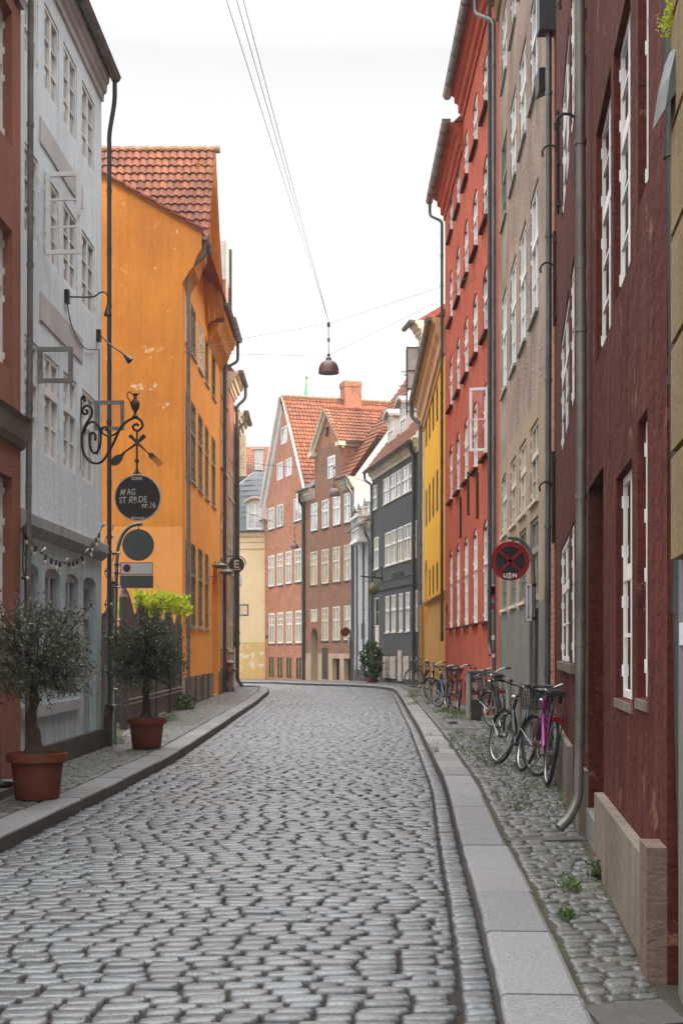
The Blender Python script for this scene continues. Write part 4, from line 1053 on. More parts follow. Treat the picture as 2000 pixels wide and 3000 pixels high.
# --- yellow house
b = thing('house', 'bright yellow house with deep narrow window slots and a wide cornice', 'house', (3.17, 47, 0))
F = Fac((3.18, 42.0), (3.163, 52.5)); Y = lambda D: F.uy(D)
H = []
for D in (43.5, 45.4, 47.3, 49.2, 51.0):
    for r0, r1 in ((3.42, 4.45), (6.1, 7.5), (9.1, 10.3)): H.append((Y(D-.42), Y(D+.42), r0, r1, 0, .08))
    H.append((Y(D-.3), Y(D+.3), .15, .75, 0, .10))
H = [h for h in H if not (h[0] > Y(50.4) and abs(h[2]-3.42) < .1)]+[(Y(50.5), Y(51.9), 2.5, 4.9, .6, .3)]
wall(F, 0, F.L, -.2, 11.6, H, ['yellow_plaster', 'yellow_low'], zones=(3.25,), parent=b, z1b=10.9, depth=.25, back=7)
for h in H:
    a, c, z0, z1 = h[:4]
    if z1 < 1 or h[4]:
        o_ = -.28 if h[4] else -.08; mb = MB(); bar(mb, F, a, c, z0, z1, o_, o_+.02); mb.build('niche' if h[4] else 'cellar_opening', 'yellow_low' if h[4] else 'dark_wood', b); continue
    window(F, a, c, z0, z1, b, 'dark_wood', 'pane_dark', -.045, 2, (2,), None)
profile(F, 0, Y(51.6), [(0, -.1), (.05, -.08), (.12, .0), (.12, .06), (0, .1)], b, 'yellow_low', 3.25, 'ledge')
profile(F, 0, F.L, [(0, -1.1), (.05, -1.1), (.06, -.95), (.14, -.9), (.16, -.6), (.28, -.45), (.30, -.2), (.40, -.12), (.42, 0), (0, 0)], b, 'cornice_cream', 11.75, z1=11.0)
gutter(F, 0, F.L+.25, 11.75, .10, b, 'zinc_warm', .48, z1=11.0); lid(F, 0, F.L, 11.8, 7, b, z1=11.05)
pipe([F.pt(F.L+.1, 10.9, .48), F.pt(F.L+.1, 10.5, .48), F.pt(F.L-.1, 10.2, .14), F.pt(F.L-.1, .2, .14)], .075, b, 'zinc', sp=2.6)
pipe([F.pt(F.L-.9, 3.2, .14), F.pt(F.L-.9, .2, .14)], .08, b, 'yellow_pipe', sp=2.0)
# --- narrow cream house
b = thing('house', 'very narrow tall cream house with a glazed roof bay, beyond the yellow house', 'house', (3.1, 53, 0))
F = Fac((3.163, 52.5), (3.01, 53.5))
wall(F, 0, F.L, -.2, 14.0, [], ['cream_trim'], parent=b, back=6)
profile(F, 0, F.L+.05, CORN, b, 'cream_trim', 14.2); gutter(F, 0, F.L+.6, 14.2, .11, b, 'zinc', .45); lid(F, 0, F.L, 14.2, 6, b, rise=2.0)
mb = MB(); mb.bx(3.05, 3.30, 52.2, 52.48, 10.9, 13.9); mb.build('pilaster', 'cream_trim', b)
mb = MB()
c0 = V(2.55, 53.2, 10.9)
for x in (0, .45): 
    for y in (0, .5): mb.box(c0+V(x, y, 1.15), (.02, 0, 0), (0, .02, 0), (0, 0, 1.3))
for z in (-.1, .8, 1.5, 2.4): 
    mb.box(c0+V(.225, 0, z), (.24, 0, 0), (0, .02, 0), (0, 0, .02)); mb.box(c0+V(0, .25, z), (.02, 0, 0), (0, .25, 0), (0, 0, .02))
o = mb.build('roof_bay', 'zinc_dark', b)
g = MB(); g.box(c0+V(.225, .25, 1.6), (.2, 0, 0), (0, .23, 0), (0, 0, .78)); g.build('pane', 'pane_white', o)
t = thing('antenna', 'thin roof antenna with crossbars above the dark grey house', 'antenna', (2.4, 56, 10))
mb = MB(); q = P(1210, 1095, 55.5); mb.tube([q+V(0, 0, .4), q+V(0, 0, -1.9)], .028, 5)
for z, l in ((.08, .5), (-.12, .25), (-.50, .6), (-.05, .4)): mb.tube([q+V(-l, 0, z), q+V(.12, 0, z)], .022, 4)
mb.build('mast', 'iron', t)

# ------------------------------------------------------------ far houses of the bend
def pxrects(F, L): 
    o = []
    for r in L:
        a, c, t, bt = r[:4]; m = (a+c)/2; u0, u1 = sorted((F.px(a)[0], F.px(c)[0])); o.append((u0, u1, F.px(m, bt)[1], F.px(m, t)[1])+tuple(r[4:]))
    return o
# --- dark grey house
b = thing('house', 'dark grey plastered house with long rows of white windows and two white dormers', 'house', (2.2, 58, 0))
F = Fac((3.01, 53.5), (1.417, 63.0))
top_ = pxrects(F, [(1123, 1140, 1400, 1477), (1143, 1159, 1389, 1467), (1161, 1175, 1378, 1456), (1178, 1197, 1366, 1442), (1199, 1217, 1352, 1428), (1091, 1104, 1419, 1493)])
mid_ = pxrects(F, [(1128, 1144, 1562, 1657), (1146, 1161, 1553, 1652), (1165, 1180, 1544, 1646), (1183, 1202, 1533, 1638), (1204, 1220, 1524, 1632), (1096, 1108.5, 1574, 1667)])
gr_ = pxrects(F, [(1128.6, 1140, 1746, 1852), (1146, 1159, 1742, 1851), (1168, 1179, 1739, 1851), (1188, 1199.5, 1734, 1849), (1211, 1223, 1729, 1847)])
door_ = pxrects(F, [(1096, 1109, 1751, 1993)])
def lev(L):                                        # one common sill and head per storey
    z0 = sum(h[2] for h in L)/len(L); z1 = sum(h[3] for h in L)/len(L); return [(h[0], h[1], z0, z1) for h in L]
top_, mid_, gr_ = lev(top_), lev(mid_), lev(gr_)
wall(F, 0, F.L, -.2, 9.45, top_+mid_+gr_+door_, ['dark_grey_plaster', 'dark_grey_low'], zones=(1.35,), parent=b, depth=.07, back=0)
for L, o_ in ((top_, -.02), (mid_, -.02), (gr_, -.03)):
    for a, c, z0, z1 in L: window(F, a, c, z0, z1, b, 'white_paint', 'pane_white' if L is top_ else 'pane_warm', o_, 2, (1, 1), z0+(z1-z0)*(.5 if L is top_ else .6), sill='cream_paint', fw=.06)
a, c, z0, z1 = door_[0]; window(F, a, c, z0+2.45, z1, b, 'cream_paint', 'pane_dark', -.04, 1, (2,)); mb = MB(); bar(mb, F, a, c, z0, z0+2.4, -.07, -.03); mb.build('door', 'cream_paint', b)
for r in pxrects(F, [(1125, 1141, 1923, 1986), (1144, 1160, 1923, 1988), (1167.5, 1178, 1905, 1995), (1184, 1199, 1922, 1990), (1207, 1221, 1921, 1991)]):
    mb = MB(); bar(mb, F, r[0], r[1], r[2], r[3], 0, .05)
    for q in (.2, .8): bar(mb, F, r[0], r[1], r[2]+(r[3]-r[2])*q-.04, r[2]+(r[3]-r[2])*q+.04, .05, .07)
    mb.build('cellar_hatch', 'hatch_beige', b)
profile(F, 0, F.L, [(0, 0), (.06, 0), (.07, .32), (.1, .36), (0, .4)], b, 'dark_grey_plaster', 4.15, 'ledge')
profile(F, 0, F.L, [(0, -.45), (.05, -.45), (.07, -.3), (.18, -.22), (.2, -.1), (.3, -.04), (.3, 0), (0, 0)], b, 'cream_trim', 9.75)
gutter(F, 0, F.L+.1, 9.72, .10, b, 'zinc_dark', .36)
pipe([F.pt(F.L, 9.65, .36), F.pt(F.L, 9.35, .36), F.pt(F.L-.3, 9.1, .1), F.pt(F.L-.3, .2, .1)], .06, b, 'zinc', sp=2.4)
pipe([F.pt(.35, 9.6, .3), F.pt(.35, 9.2, .12), F.pt(.35, .3, .12)], .08, b, 'zinc_dark', sp=2.6)
back_ = -F.n; o0 = F.pt(-.1, 9.72, .28)
vd = (back_*1.0+V(0, 0, 1.28)); tiles(F.pt(-.1, 9.74, .3), F.d, vd, F.L+.2, 6.3, b, 'tile_red')
mb = MB(); mb.face([F.pt(F.L, -.2, 0), F.pt(F.L, 9.6, 0), F.pt(F.L, 13.7, -3.5), F.pt(F.L, 9.6, -7), F.pt(F.L, -.2, -7)]); mb.build('side_wall', 'white_wall', b)
def dormer(F, u0, u1, z0, z1, o, parent, hood=.28, back=2.2, wm='white_trim', gm='pane_white', curved=True):
    mb = MB()
    for ua, ub in ((u0, u0+.07), (u1-.07, u1)): bar(mb, F, ua, ub, z0, z1, o-back, o)
    bar(mb, F, u0, u1, z0-.08, z0, o-.3, o+.04)
    d_ = mb.build('dormer', wm, parent)
    window(F, u0+.08, u1-.08, z0, z1, d_, 'white_paint', gm, o-.04, 2, (2, 1), z0+(z1-z0)*.6, fw=.07)
    mb = MB(); n = 8; R_ = []
    for k in range(n+1):
        t = k/n; R_.append((u0-.12+(u1-u0+.24)*t, z1+(hood*math.sin(math.pi*t) if curved else hood*(1-abs(2*t-1)))))
    for (a, c), (e, f) in zip(R_, R_[1:]):
        for dz, m_ in ((0, 1), (.12, 0)):
            mb.face([F.pt(a, c+dz, o+.2), F.pt(e, f+dz, o+.2), F.pt(e, f+dz, o-back-.6), F.pt(a, c+dz, o-back-.6)], 0)
        mb.face([F.pt(a, c, o+.2), F.pt(e, f, o+.2), F.pt(e, f+.12, o+.2), F.pt(a, c+.12, o+.2)], 1)
    mb.face([F.pt(u, z, o+.0) for u, z in R_]+[F.pt(u1, z1, o), F.pt(u0, z1, o)], 1)
    for uu in (0, -1): mb.face([F.pt(R_[uu][0], z1, o+.2), F.pt(R_[uu][0], z1+.12, o+.2), F.pt(R_[uu][0], z1+.12, o-back), F.pt(R_[uu][0], z1, o-back)], 1)
    mb.build('dormer_hood', ['zinc_pale', 'cream_trim'], d_)
Yg = lambda D: F.uy(D)
dormer(F, Yg(60.5), Yg(61.7), 10.5, 11.9, -.45, b); dormer(F, Yg(57.9), Yg(59.1), 10.55, 12.0, -.45, b)
# faint relief lettering, weathered beyond reading
t_ = bpy.data.curves.new('wall_lettering', 'FONT'); t_.body = 'TARSKINS  KNS'; t_.size = .34; t_.extrude = .015; t_.align_x = 'CENTER'
o = bpy.data.objects.new('wall_lettering', t_); col.objects.link(o); t_.materials.append(MAT['black_paint'])
u_, z_ = F.px(1165, 1682); p_ = F.pt(u_, z_-.14, .012); xa = -F.d
o.matrix_world = Matrix.Translation(p_) @ Matrix(((xa.x, 0, F.n.x, 0), (xa.y, 0, F.n.y, 0), (0, 1, 0, 0), (0, 0, 0, 1))) 
LET = [(o, b)]
GREY = F
# --- white narrow brick house
b = thing('house', 'small whitewashed brick house with a bay window and many downpipes', 'house', (1, 66, 0))
F = Fac((1.417, 63.0), (.66, 68.55))
W1 = pxrects(F, [(1043, 1048.5, 1670, 1758), (1062, 1068, 1662, 1754), (1081, 1087, 1655, 1748)])
W2 = pxrects(F, [(1042.5, 1049, 1829, 1918), (1057, 1068.5, 1825, 1872), (1082, 1088.5, 1822, 1875), (1057, 1068.5, 1930, 1985)])
wall(F, 0, F.L, -.4, 7.25, W1+W2, ['white_brick', 'dark_grey_low'], zones=(.55,), parent=b, depth=.1, back=6)
for a, c, z0, z1 in W1: window(F, a, c, z0, z1, b, 'white_paint', 'pane_white', -.05, 1, (3,))
for a, c, z0, z1 in W2: window(F, a, c, z0, z1, b, 'black_paint', 'pane_dark', -.05, 1, (2,))
r = pxrects(F, [(1056, 1077, 1520, 1583)])[0]; mb = MB()
for q in np.linspace(r[0], r[1], 4): bar(mb, F, q-.04, q+.04, r[2], r[3], 0, .45)
bar(mb, F, r[0]-.1, r[1]+.1, r[2]-.15, r[2], 0, .52); bar(mb, F, r[0]-.1, r[1]+.1, r[3], r[3]+.12, 0, .52); bar(mb, F, r[0], r[1], (r[2]+r[3])/2-.03, (r[2]+r[3])/2+.03, .38, .45)
o = mb.build('bay_window', 'white_paint', b); g = MB(); bar(g, F, r[0]+.03, r[1]-.03, r[2], r[3], .05, .40); g.build('pane', 'pane_sky', o)
for k, p_ in enumerate((1052, 1071, 1088)):
    u = F.px(p_)[0]; pipe([F.pt(u, 7.2, .35), F.pt(u, 6.9, .3), F.pt(u, 6.6, .12), F.pt(u, .3, .12)], .055, b, 'zinc', sp=2.2)
gutter(F, 0, F.L+.1, 7.45, .10, b, 'zinc_pale', .4)
profile(F, 0, F.L, [(0, -.35), (.1, -.3), (.2, -.1), (.3, 0), (0, 0)], b, 'cream_trim', 7.45)
tiles(F.pt(0, 7.45, .3), F.d, -F.n+V(0, 0, .95), F.L, 3.2, b, 'tile_red')
for u0 in (1.0, 2.9, 4.4): dormer(F, u0, u0+.8, 7.7, 8.35, -.05, b, .35, 1.2, curved=False)
# --- brown brick house with a gabled wall dormer
b = thing('house', 'brown brick house with a big gabled dormer and a cream plastered base', 'house', (-.8, 72, -.2))
F = Fac((.635, 68.6), (-2.09, 76.0)); gn = F.n; r_ = -F.n
Wt = pxrects(F, [(911, 930, 1472, 1553), (943.5, 963.6, 1463, 1546), (976, 997, 1455, 1540), (1008.5, 1031.5, 1445, 1531)])
Wm = pxrects(F, [(910, 929.7, 1616, 1716), (942, 963, 1608, 1710), (975, 996, 1602, 1705), (1008, 1030, 1596, 1698)])
Wg = pxrects(F, [(943, 962, 1780, 1880), (975, 996, 1776, 1877), (1008, 1030, 1774, 1872)])
Ws = pxrects(F, [(911, 929, 1785, 1822)]); Wd = pxrects(F, [(960, 982, 1335, 1400)])
Dd = pxrects(F, [(910, 931, 1840, 1993)]); Dk = pxrects(F, [(942, 961.5, 1898, 1991)]); Cw = pxrects(F, [(973, 995, 1929, 1993), (1007, 1030, 1929, 1993)])
Wt, Wm, Wg = lev(Wt), lev(Wm), lev(Wg)
Hs = Wt+Wm+Wg+Ws+[(*Dd[0], .5, .5)]+[(*h, 0, .12) for h in Dk]+[(*h, 0, .35) for h in Cw]
zb = Cw[0][3]+.25
wall(F, 0, F.L, -.6, 10.1, Hs, ['brown_brick', 'base_cream'], zones=(zb,), parent=b, depth=.06, back=0)
for h in Wt+Wm+Wg: window(F, h[0], h[1], h[2], h[3], b, 'white_paint' if h in Wt else 'cream_paint', 'pane_warm', -.015, 2, (1, 2), h[2]+(h[3]-h[2])*.60, sill='dark_wood', fw=.08, mw=.03)
window(F, *Ws[0], b, 'cream_paint', 'pane_warm', -.015, 2, (1,), fw=.08)
mb = MB(); bar(mb, F, Dd[0][0], Dd[0][1], Dd[0][2], Dd[0][3], -.6, -.5); mb.build('passage_dark', 'black_paint', b)  # black slab, the darkness inside the archway put into its colour
mb = MB(); bar(mb, F, Dd[0][0], Dd[0][1], Dd[0][2], zb-.1, -.5, -.44); mb.build('passage_gate', 'grey_low', b)
a, c, z0, z1 = Dk[0]; mb = MB(); bar(mb, F, a, c, z0, z1, -.12, -.07)
for i in range(2):
    for j in range(5): bar(mb, F, a+.08+(c-a-.1)*i/2, a+.03+(c-a-.1)*(i+1)/2, z0+.1+(z1-z0-.15)*j/5, z0+.02+(z1-z0-.15)*(j+1)/5, -.07, -.05)
mb.build('door', 'black_paint', b)
for a, c, z0, z1 in Cw:
    window(F, a, c, z0, z1, b, 'black_paint', 'pane_dark', -.28, 2, (3,), fw=.05)
# dormer gable above the eaves
fa = lambda px, py: F.px(px, py)
L0, L1, AP = fa(922, 1325), fa(1003, 1300), fa(961, 1202)
a, c, z0, z1 = Wd[0]
wall(F, L1[0], L0[0], 10.1, 12.35, [(a, c, z0, z1, .2)], ['brown_brick'], parent=b, name='gable_wall', depth=.06)
window(F, a, c, z0, z1, b, 'white_paint', 'pane_white', -.02, 2, (2, 1), z0+(z1-z0)*.6, arch=.1, fw=.07)
mb = MB(); q = [(L1[0], 12.35), (L0[0], 12.35), (AP[0], AP[1])]; mb.face([F.pt(u, z) for u, z in q], uv=q)
q = [(0, 9.9), (6.0, 9.9), (6.0, 12.35), (0, 12.35)]; mb.face([F.pt(L1[0], z, -o) for o, z in q], uv=q); mb.face([F.pt(L0[0], z, -o) for o, z in q], uv=q)
mb.build('gable_wall', 'old_brick', b)
mb = MB(); mb.tube([F.pt(AP[0]-.05, AP[1]-.9, .05), F.pt(AP[0]-.05, AP[1]-1.4, .12)], .07, 6); mb.build('hoist_hook', 'iron', b)
mb = MB()
for fu, zf in ((L0[0]+.25, 12.25), (L1[0]-.25, 12.25)):
    A_, B_ = F.pt(fu, zf, 0), F.pt(AP[0], AP[1]+.15, 0); ring = [(0, -.35), (.12, -.35), (.16, -.2), (.28, -.12), (.30, 0), (0, 0)]
    for (o1, h1), (o2, h2) in zip(ring, ring[1:]+ring[:1]): mb.face([A_+gn*o1+V(0, 0, h1), B_+gn*o1+V(0, 0, h1), B_+gn*o2+V(0, 0, h2), A_+gn*o2+V(0, 0, h2)])
    mb.face([A_+gn*o+V(0, 0, h) for o, h in ring])
for uc in (L0[0], L1[0]): bar(mb, F, uc-.32, uc+.32, 12.0, 12.22, -.05, .3)
mb.build('gable_cornice', 'cream_trim', b)
mb = MB(); z_ = [(0, 11.95), (.10, 12.0), (.12, 12.15), (.3, 12.22), (.3, 12.33), (0, 12.33)]
for (o1, h1), (o2, h2) in zip(z_, z_[1:]): mb.face([F.pt(L1[0]-o1, h1, .0), F.pt(L1[0]-o1, h1, -6), F.pt(L1[0]-o2, h2, -6), F.pt(L1[0]-o2, h2, 0)])
mb.build('side_cornice', 'yellow_brick', b)
half = AP[0]-L1[0]; ds = -F.d*1.0
e0 = F.pt(L1[0]-.3, 12.22, .3); apx = F.pt(AP[0], AP[1]+.12, .3)
vd = apx-e0; tiles(e0, r_, vd, 7.2, vd.length+.05, b, 'tile_orange', name='dormer_roof')
mb = MB(); e1 = F.pt(L0[0]+.3, 12.22, .3); mb.face([apx, apx+r_*7.2, e1+r_*7.2, e1]); mb.build('dormer_roof', 'roof_red', b)
mb = MB()
for k in range(18): mb.tube([apx+r_*(k*.4)+V(0, 0, .04), apx+r_*(k*.4+.42)+V(0, 0, .06)], [.10, .12], 8)
mb.build('ridge_tiles', 'roof_red', b)
# main roof right of the dormer, slate strip left of it, white end gable
tiles(F.pt(-.12, 10.25, .3), F.d, r_+V(0, 0, 1.37), L1[0]+.3, 6.9, b, 'tile_red')
tiles(F.pt(L0[0], 10.3, .3), F.d, r_+V(0, 0, .75), F.L-L0[0], 2.2, b, 'slate', th=.22, tw=.28, lift=.02)
mb = MB(); mb.face([F.pt(0, -.5, 0), F.pt(0, 10.2, 0), F.pt(0, 15.3, -3.85), F.pt(0, 15.3, -5), F.pt(0, 10, -8), F.pt(0, -.5, -8)]); mb.build('end_gable', 'white_wall', b)
profile(F, 0, L1[0], CORN, b, 'cream_trim', 10.25); profile(F, L0[0], F.L, CORN, b, 'cream_trim', 10.3)
gutter(F, -.1, L1[0], 10.28, .10, b, 'zinc', .4); gutter(F, L0[0], F.L, 10.32, .10, b, 'zinc', .4)
pipe([F.pt(.1, 10.2, .4), F.pt(.1, 9.8, .4), F.pt(.05, 9.4, .1), F.pt(.05, -.1, .1)], .07, b, 'zinc', sp=2.5)
pipe([F.pt(F.L-.35, 10.2, .4), F.pt(F.L-.35, 9.8, .4), F.pt(F.L-.2, 9.4, .1), F.pt(F.L-.2, -.2, .1)], .07, b, 'zinc_dark', sp=2.5)
pipe([F.pt(F.L-.05, 10.1, .3), F.pt(F.L-.05, 9.6, .1), F.pt(F.L-.05, -.2, .1)], .06, b, 'zinc', sp=2.5)
# --- red brick gable house
b = thing('house', 'red brick house with a tall pointed gable edged in white', 'house', (-3.4, 80, -.3))
F = Fac((-2.09, 76.0), (-4.70, 84.0)); gn = F.n; r_ = -F.n
rects = [[(824, 842, 1249, 1300)], [(812, 828.6, 1354, 1405), (837, 855, 1344, 1395)], [(786, 804, 1485, 1550), (812, 830, 1477, 1543), (861.6, 884, 1462, 1528)],
         [(787, 804, 1627, 1721), (812.5, 829, 1621, 1715), (837.5, 854.7, 1615, 1709), (864, 883, 1607, 1704)],
         [(788, 805, 1797, 1888), (813, 830, 1794, 1885), (839, 856, 1790.6, 1885), (866, 884, 1788, 1882.6)],
         [(788, 805, 1921, 1987), (813, 830, 1927, 1986), (839, 856, 1927, 1986), (868, 885, 1927, 1986)]]
RR = [lev(pxrects(F, r)) for r in rects]
low = [h for r in RR[2:] for h in r]
wall(F, 0, F.L, -.8, 10.4, [(*h, .4) if k == 0 and False else h for k, h in enumerate(low)], ['red_brick'], parent=b, depth=.06)
apx = F.pt(F.L/2, 16.3, 0); mb = MB()
def gz(u): return 10.4+(16.2-10.4)*(1-abs(u-F.L/2)/(F.L/2))
us = sorted(set([0, F.L, F.L/2]+[v for r in RR[:2] for h in r for v in h[:2]]))
for a, c in zip(us, us[1:]):
    hs = [h for r in RR[:2] for h in r if h[0]-.001 <= (a+c)/2 <= h[1]+.001]; zs = 10.4
    for h in sorted(hs, key=lambda q: q[2]):
        q = [(a, zs), (c, zs), (c, h[2]), (a, h[2])]; mb.face([F.pt(u, z) for u, z in q], uv=q); zs = h[3]
    q = [(a, zs), (c, zs), (c, gz(c)), (a, gz(a))]; mb.face([F.pt(u, z) for u, z in q], uv=q)
mb.build('gable_wall', 'red_brick', b)
for k, r in enumerate(RR):
    for h in r:
        if k == 5: window(F, *h, b, 'dark_wood', 'pane_dark', -.03, 2, (2,), fw=.07)
        elif k < 2: window(F, *h, b, 'white_paint', 'pane_white', -.01, 1 if k == 0 else 2, (1,), fw=.09)
        elif k == 2: window(F, *h, b, 'white_paint', 'pane_warm', -.01, 2, (2,), fw=.09, sill='dark_wood')
        else: window(F, *h, b, 'white_paint', 'pane_warm', -.01, 2, (1, 2), h[2]+(h[3]-h[2])*.60, fw=.11, mw=.05, sill='dark_wood')
mb = MB()                                            # white barge boards
for fu in (-.35, F.L+.35):
    s_ = 1 if fu > 1 else -1
    A_, B_ = F.pt(fu, 10.3, 0), F.pt(F.L/2, 16.35, 0); dz = -.95 if fu > 1 else -.10
    ring = [(0, dz), (.1, dz*.9), (.14, dz*.45), (.30, dz*.35), (.32, 0), (0, 0)] if fu > 1 else [(0, -.1), (.12, -.1), (.12, 0), (0, 0)]
    for (o1, h1), (o2, h2) in zip(ring, ring[1:]+ring[:1]): mb.face([A_+gn*o1+V(0, 0, h1), B_+gn*o1+V(0, 0, h1), B_+gn*o2+V(0, 0, h2), A_+gn*o2+V(0, 0, h2)])
    mb.face([A_+gn*o+V(0, 0, h) for o, h in ring])
bar(mb, F, F.L-.5, F.L+.4, 9.5, 10.2, 0, .35); bar(mb, F, -.3, .45, 9.75, 10.25, 0, .3)
mb.build('barge_boards', 'white_trim', b)
e0 = F.pt(-.1, 10.35, .1); vd = F.pt(F.L/2, 16.3, .1)-e0
tiles(e0, r_, vd, 12.5, vd.length+.05, b, 'tile_orange')
mb = MB(); q = F.pt(F.L/2, 16.35, .1); mb.face([q, q+r_*12.5, F.pt(F.L+.2, 10.3, .1)+r_*12.5, F.pt(F.L+.2, 10.3, .1)]); mb.build('roof', 'roof_red', b)
mb = MB()
for k in range(31): mb.tube([q+r_*(k*.4)+V(0, 0, .02), q+r_*(k*.4+.42)+V(0, 0, .05)], [.10, .12], 8)
mb.build('ridge_tiles', 'ridge_mortar', b)
mb = MB(); q4_ = [(0, -.8), (9, -.8), (9, 10.4), (0, 10.4)]; mb.face([F.pt(F.L, z, -o) for o, z in q4_], uv=q4_); mb.build('wall', 'red_brick', b)
c = F.pt(F.L/2, 0, 0)+r_*4.15; mb = MB(); ax, ay = r_*.52, F.d*.45
mb.box((c.x, c.y, 16.2), ax, ay, (0, 0, .95), 0, True); mb.box((c.x, c.y, 17.25), ax*1.08, ay*1.08, (0, 0, .12), 0, True); mb.box((c.x, c.y, 15.7), ax*1.08, ay*1.1, (0, 0, .35), 0, True)
mb.box((c.x, c.y, 17.42), ax*1.0, ay*1.0, (0, 0, .05), 1); mb.build('chimney', ['old_brick', 'worn_grey'], b)
# street name plate
mb = MB(); r = pxrects(F, [(777, 786, 1861, 1869)])[0]; bar(mb, F, r[0], r[1], r[2], r[3], 0, .02); mb.build('name_plate', 'sign_dark', b)
# --- cream house across the end
b = thing('house', 'cream washed house with peeling base and slate mansard, far left', 'house', (-7, 84.6, -.3))
F = Fac((-13.0, 84.9), (-4.72, 84.15)); zt = 8.75
wall(F, 0, F.L, -.8, zt, [], ['cream_wall', 'cream_low'], zones=(2.0,), parent=b, back=7)
profile(F, 0, F.L, [(0, -1.0), (.05, -1.0), (.06, -.9), (.06, -.62), (.1, -.6), (.12, -.3), (.2, -.25), (.3, -.05), (.3, 0), (0, 0)], b, 'cream_wall', zt)
mb = MB(); mb.face([F.pt(0, zt, .2), F.pt(F.L, zt, .2), F.pt(F.L, 12.8, -2.4), F.pt(F.L-1.0, 12.85, -2.4), F.pt(F.L-4.2, zt+1.0, -.8), F.pt(0, zt+1, -.8)], 0)
mb.face([F.pt(F.L-1.0, 12.85, -2.4), F.pt(F.L-4.2, zt+1.0, -.8), F.pt(F.L-4.6, zt+1.0, -1.6), F.pt(F.L-1.3, 12.9, -3.4)], 1)
mb.face([F.pt(F.L, 12.8, -2.4), F.pt(F.L-1.0, 12.85, -2.4), F.pt(F.L-1.0, 12.85, -6), F.pt(F.L, 12.8, -6)], 1)
for k in range(1, 12):
    z = zt+.35*k; o_ = .2-(z-zt)/4.05*2.6; ul = max(0, F.L-4.2+(z-zt-1.0)*1.05) if z > zt+1 else 0
    bar(mb, F, ul, F.L, z-.01, z+.012, o_-.02, o_+.03)
mb.build('roof', ['slate', 'zinc_pale'], b)
dormer(F, F.px(722)[0], F.px(773.5)[0], 9.0, 10.55, .05, b, .32, 1.6)
mb = MB(); bar(mb, F, 0, F.L, zt, zt+.1, 0, .38); mb.build('gutter', 'zinc_dark', b)
# --- roofs beyond
b = thing('house', 'distant house with an orange tiled roof and a brown dormer behind the slate roof', 'house', (-6.5, 104, 0))
mb = MB(); mb.bx(-14, -2, 104, 112, -1, 14.0, 0, True); mb.build('wall', 'red_brick', b)
tiles((-14, 103.6, 13.7), (1, 0, 0), (0, 1, .95), 12, 5.3, b, 'tile_orange')
mb = MB(); mb.bx(-9.0, -7.3, 103.5, 105, 14.0, 17.9, 0, True); mb.build('chimney', 'yellow_brick', b)
mb = MB(); mb.bx(-6.65, -6.05, 104.6, 105.3, 15.3, 16.9); mb.bx(-6.75, -5.95, 104.5, 105.4, 16.9, 17.0); mb.build('roof_vent', 'zinc_pale', b)
mb = MB(); mb.bx(-8.2, -6.2, 102.7, 104, 12.0, 14.6); mb.build('dormer', 'dark_wood', b)
mb = MB(); [mb.bx(-8.05+k*.5, -7.7+k*.5, 102.66, 102.7, 12.4, 14.2) for k in range(4)]; mb.build('window', 'pane_white', b)
# green spire
t = thing('church_spire', 'slender green copper spire with a ball on top, above the roofs', 'spire', (-5.1, 200, 0))
x0 = -5.1; mb = MB(); mb.lathe([(3.0, 20), (3.0, 36), (.9, 37.5), (.62, 38.2), (.46, 38.8), (.30, 39.5), (.08, 41.2)], (x0, 200, 0), 8); mb.build('spire', 'copper_green', t)
mb = MB(); mb.lathe([(0, 41.15), (.17, 41.25), (.22, 41.4), (.17, 41.55), (0, 41.65)], (x0, 200, 0), 12); mb.tube([(x0, 200, 41.5), (x0, 200, 44.2)], .03, 5); mb.build('finial', 'gold_lump', t)
mb = MB(); mb.bx(x0-3, x0+3, 197, 203, -1, 20); mb.build('tower', 'old_brick', t)
# ------------------------------------------------------------ things in the street
# --- hanging sign of the restaurant
t = thing('hanging_sign', 'round black restaurant sign under crossed spoon and fork on a scrolled iron arm', 'sign', (-3.4, 18.5, 4.4))
D_ = 18.5
Q = lambda zx, zy, dy=0: P(230+zx/5.344, 1120+zy/5.344, D_)+V(0, dy, 0)
mb = MB()
mb.tube(spline([Q(*p) for p in ((125, 270), (100, 290), (82, 260), (100, 225), (60, 240), (40, 300), (40, 450), (30, 700), (25, 1000), (25, 1360))], 6), .016, 8)
mb.tube(spline([Q(*p) for p in ((110, 440), (135, 440), (140, 480), (100, 500), (60, 460), (80, 400), (140, 365), (205, 410), (205, 520), (130, 640), (70, 780), (55, 920), (80, 1090), (160, 1220), (270, 1270), (370, 1240), (460, 1120), (560, 930), (650, 740), (740, 630), (880, 555), (970, 590), (1005, 680), (950, 750), (890, 750), (855, 705), (880, 665), (920, 655), (940, 685))], 7), .017, 8)
mb.tube(spline([Q(*p) for p in ((265, 915), (268, 830), (230, 790), (185, 830), (180, 960), (215, 1080), (275, 1105), (330, 1030), (350, 900), (345, 760), (290, 655), (210, 620), (130, 680), (75, 800))], 7), .016, 8)
mb.tube(spline([Q(*p) for p in ((425, 755), (460, 740), (455, 705), (410, 700), (365, 740), (385, 800), (460, 835), (560, 820), (640, 750), (700, 670))], 7), .013, 8)
mb.build('scroll_arm', 'iron', t, True)
mb = MB(); w0 = Q(20, 470); mb.tube([w0+V(0, 0, .1), w0+V(0, 0, -.78)], .014, 6)
for z in (.02, -.35, -.7): mb.tube([w0+V(0, 0, z), w0+V(-.12, 0, z)], .012, 6)
mb.build('wall_plate', 'iron', t)
pc = P(230+918/5.344, 0, D_)
mb = MB(); mb.box((pc.x, D_, (Q(0, 770).z+Q(0, 1440).z)/2), (.013, 0, 0), (0, .013, 0), (0, 0, (Q(0, 770).z-Q(0, 1440).z)/2))
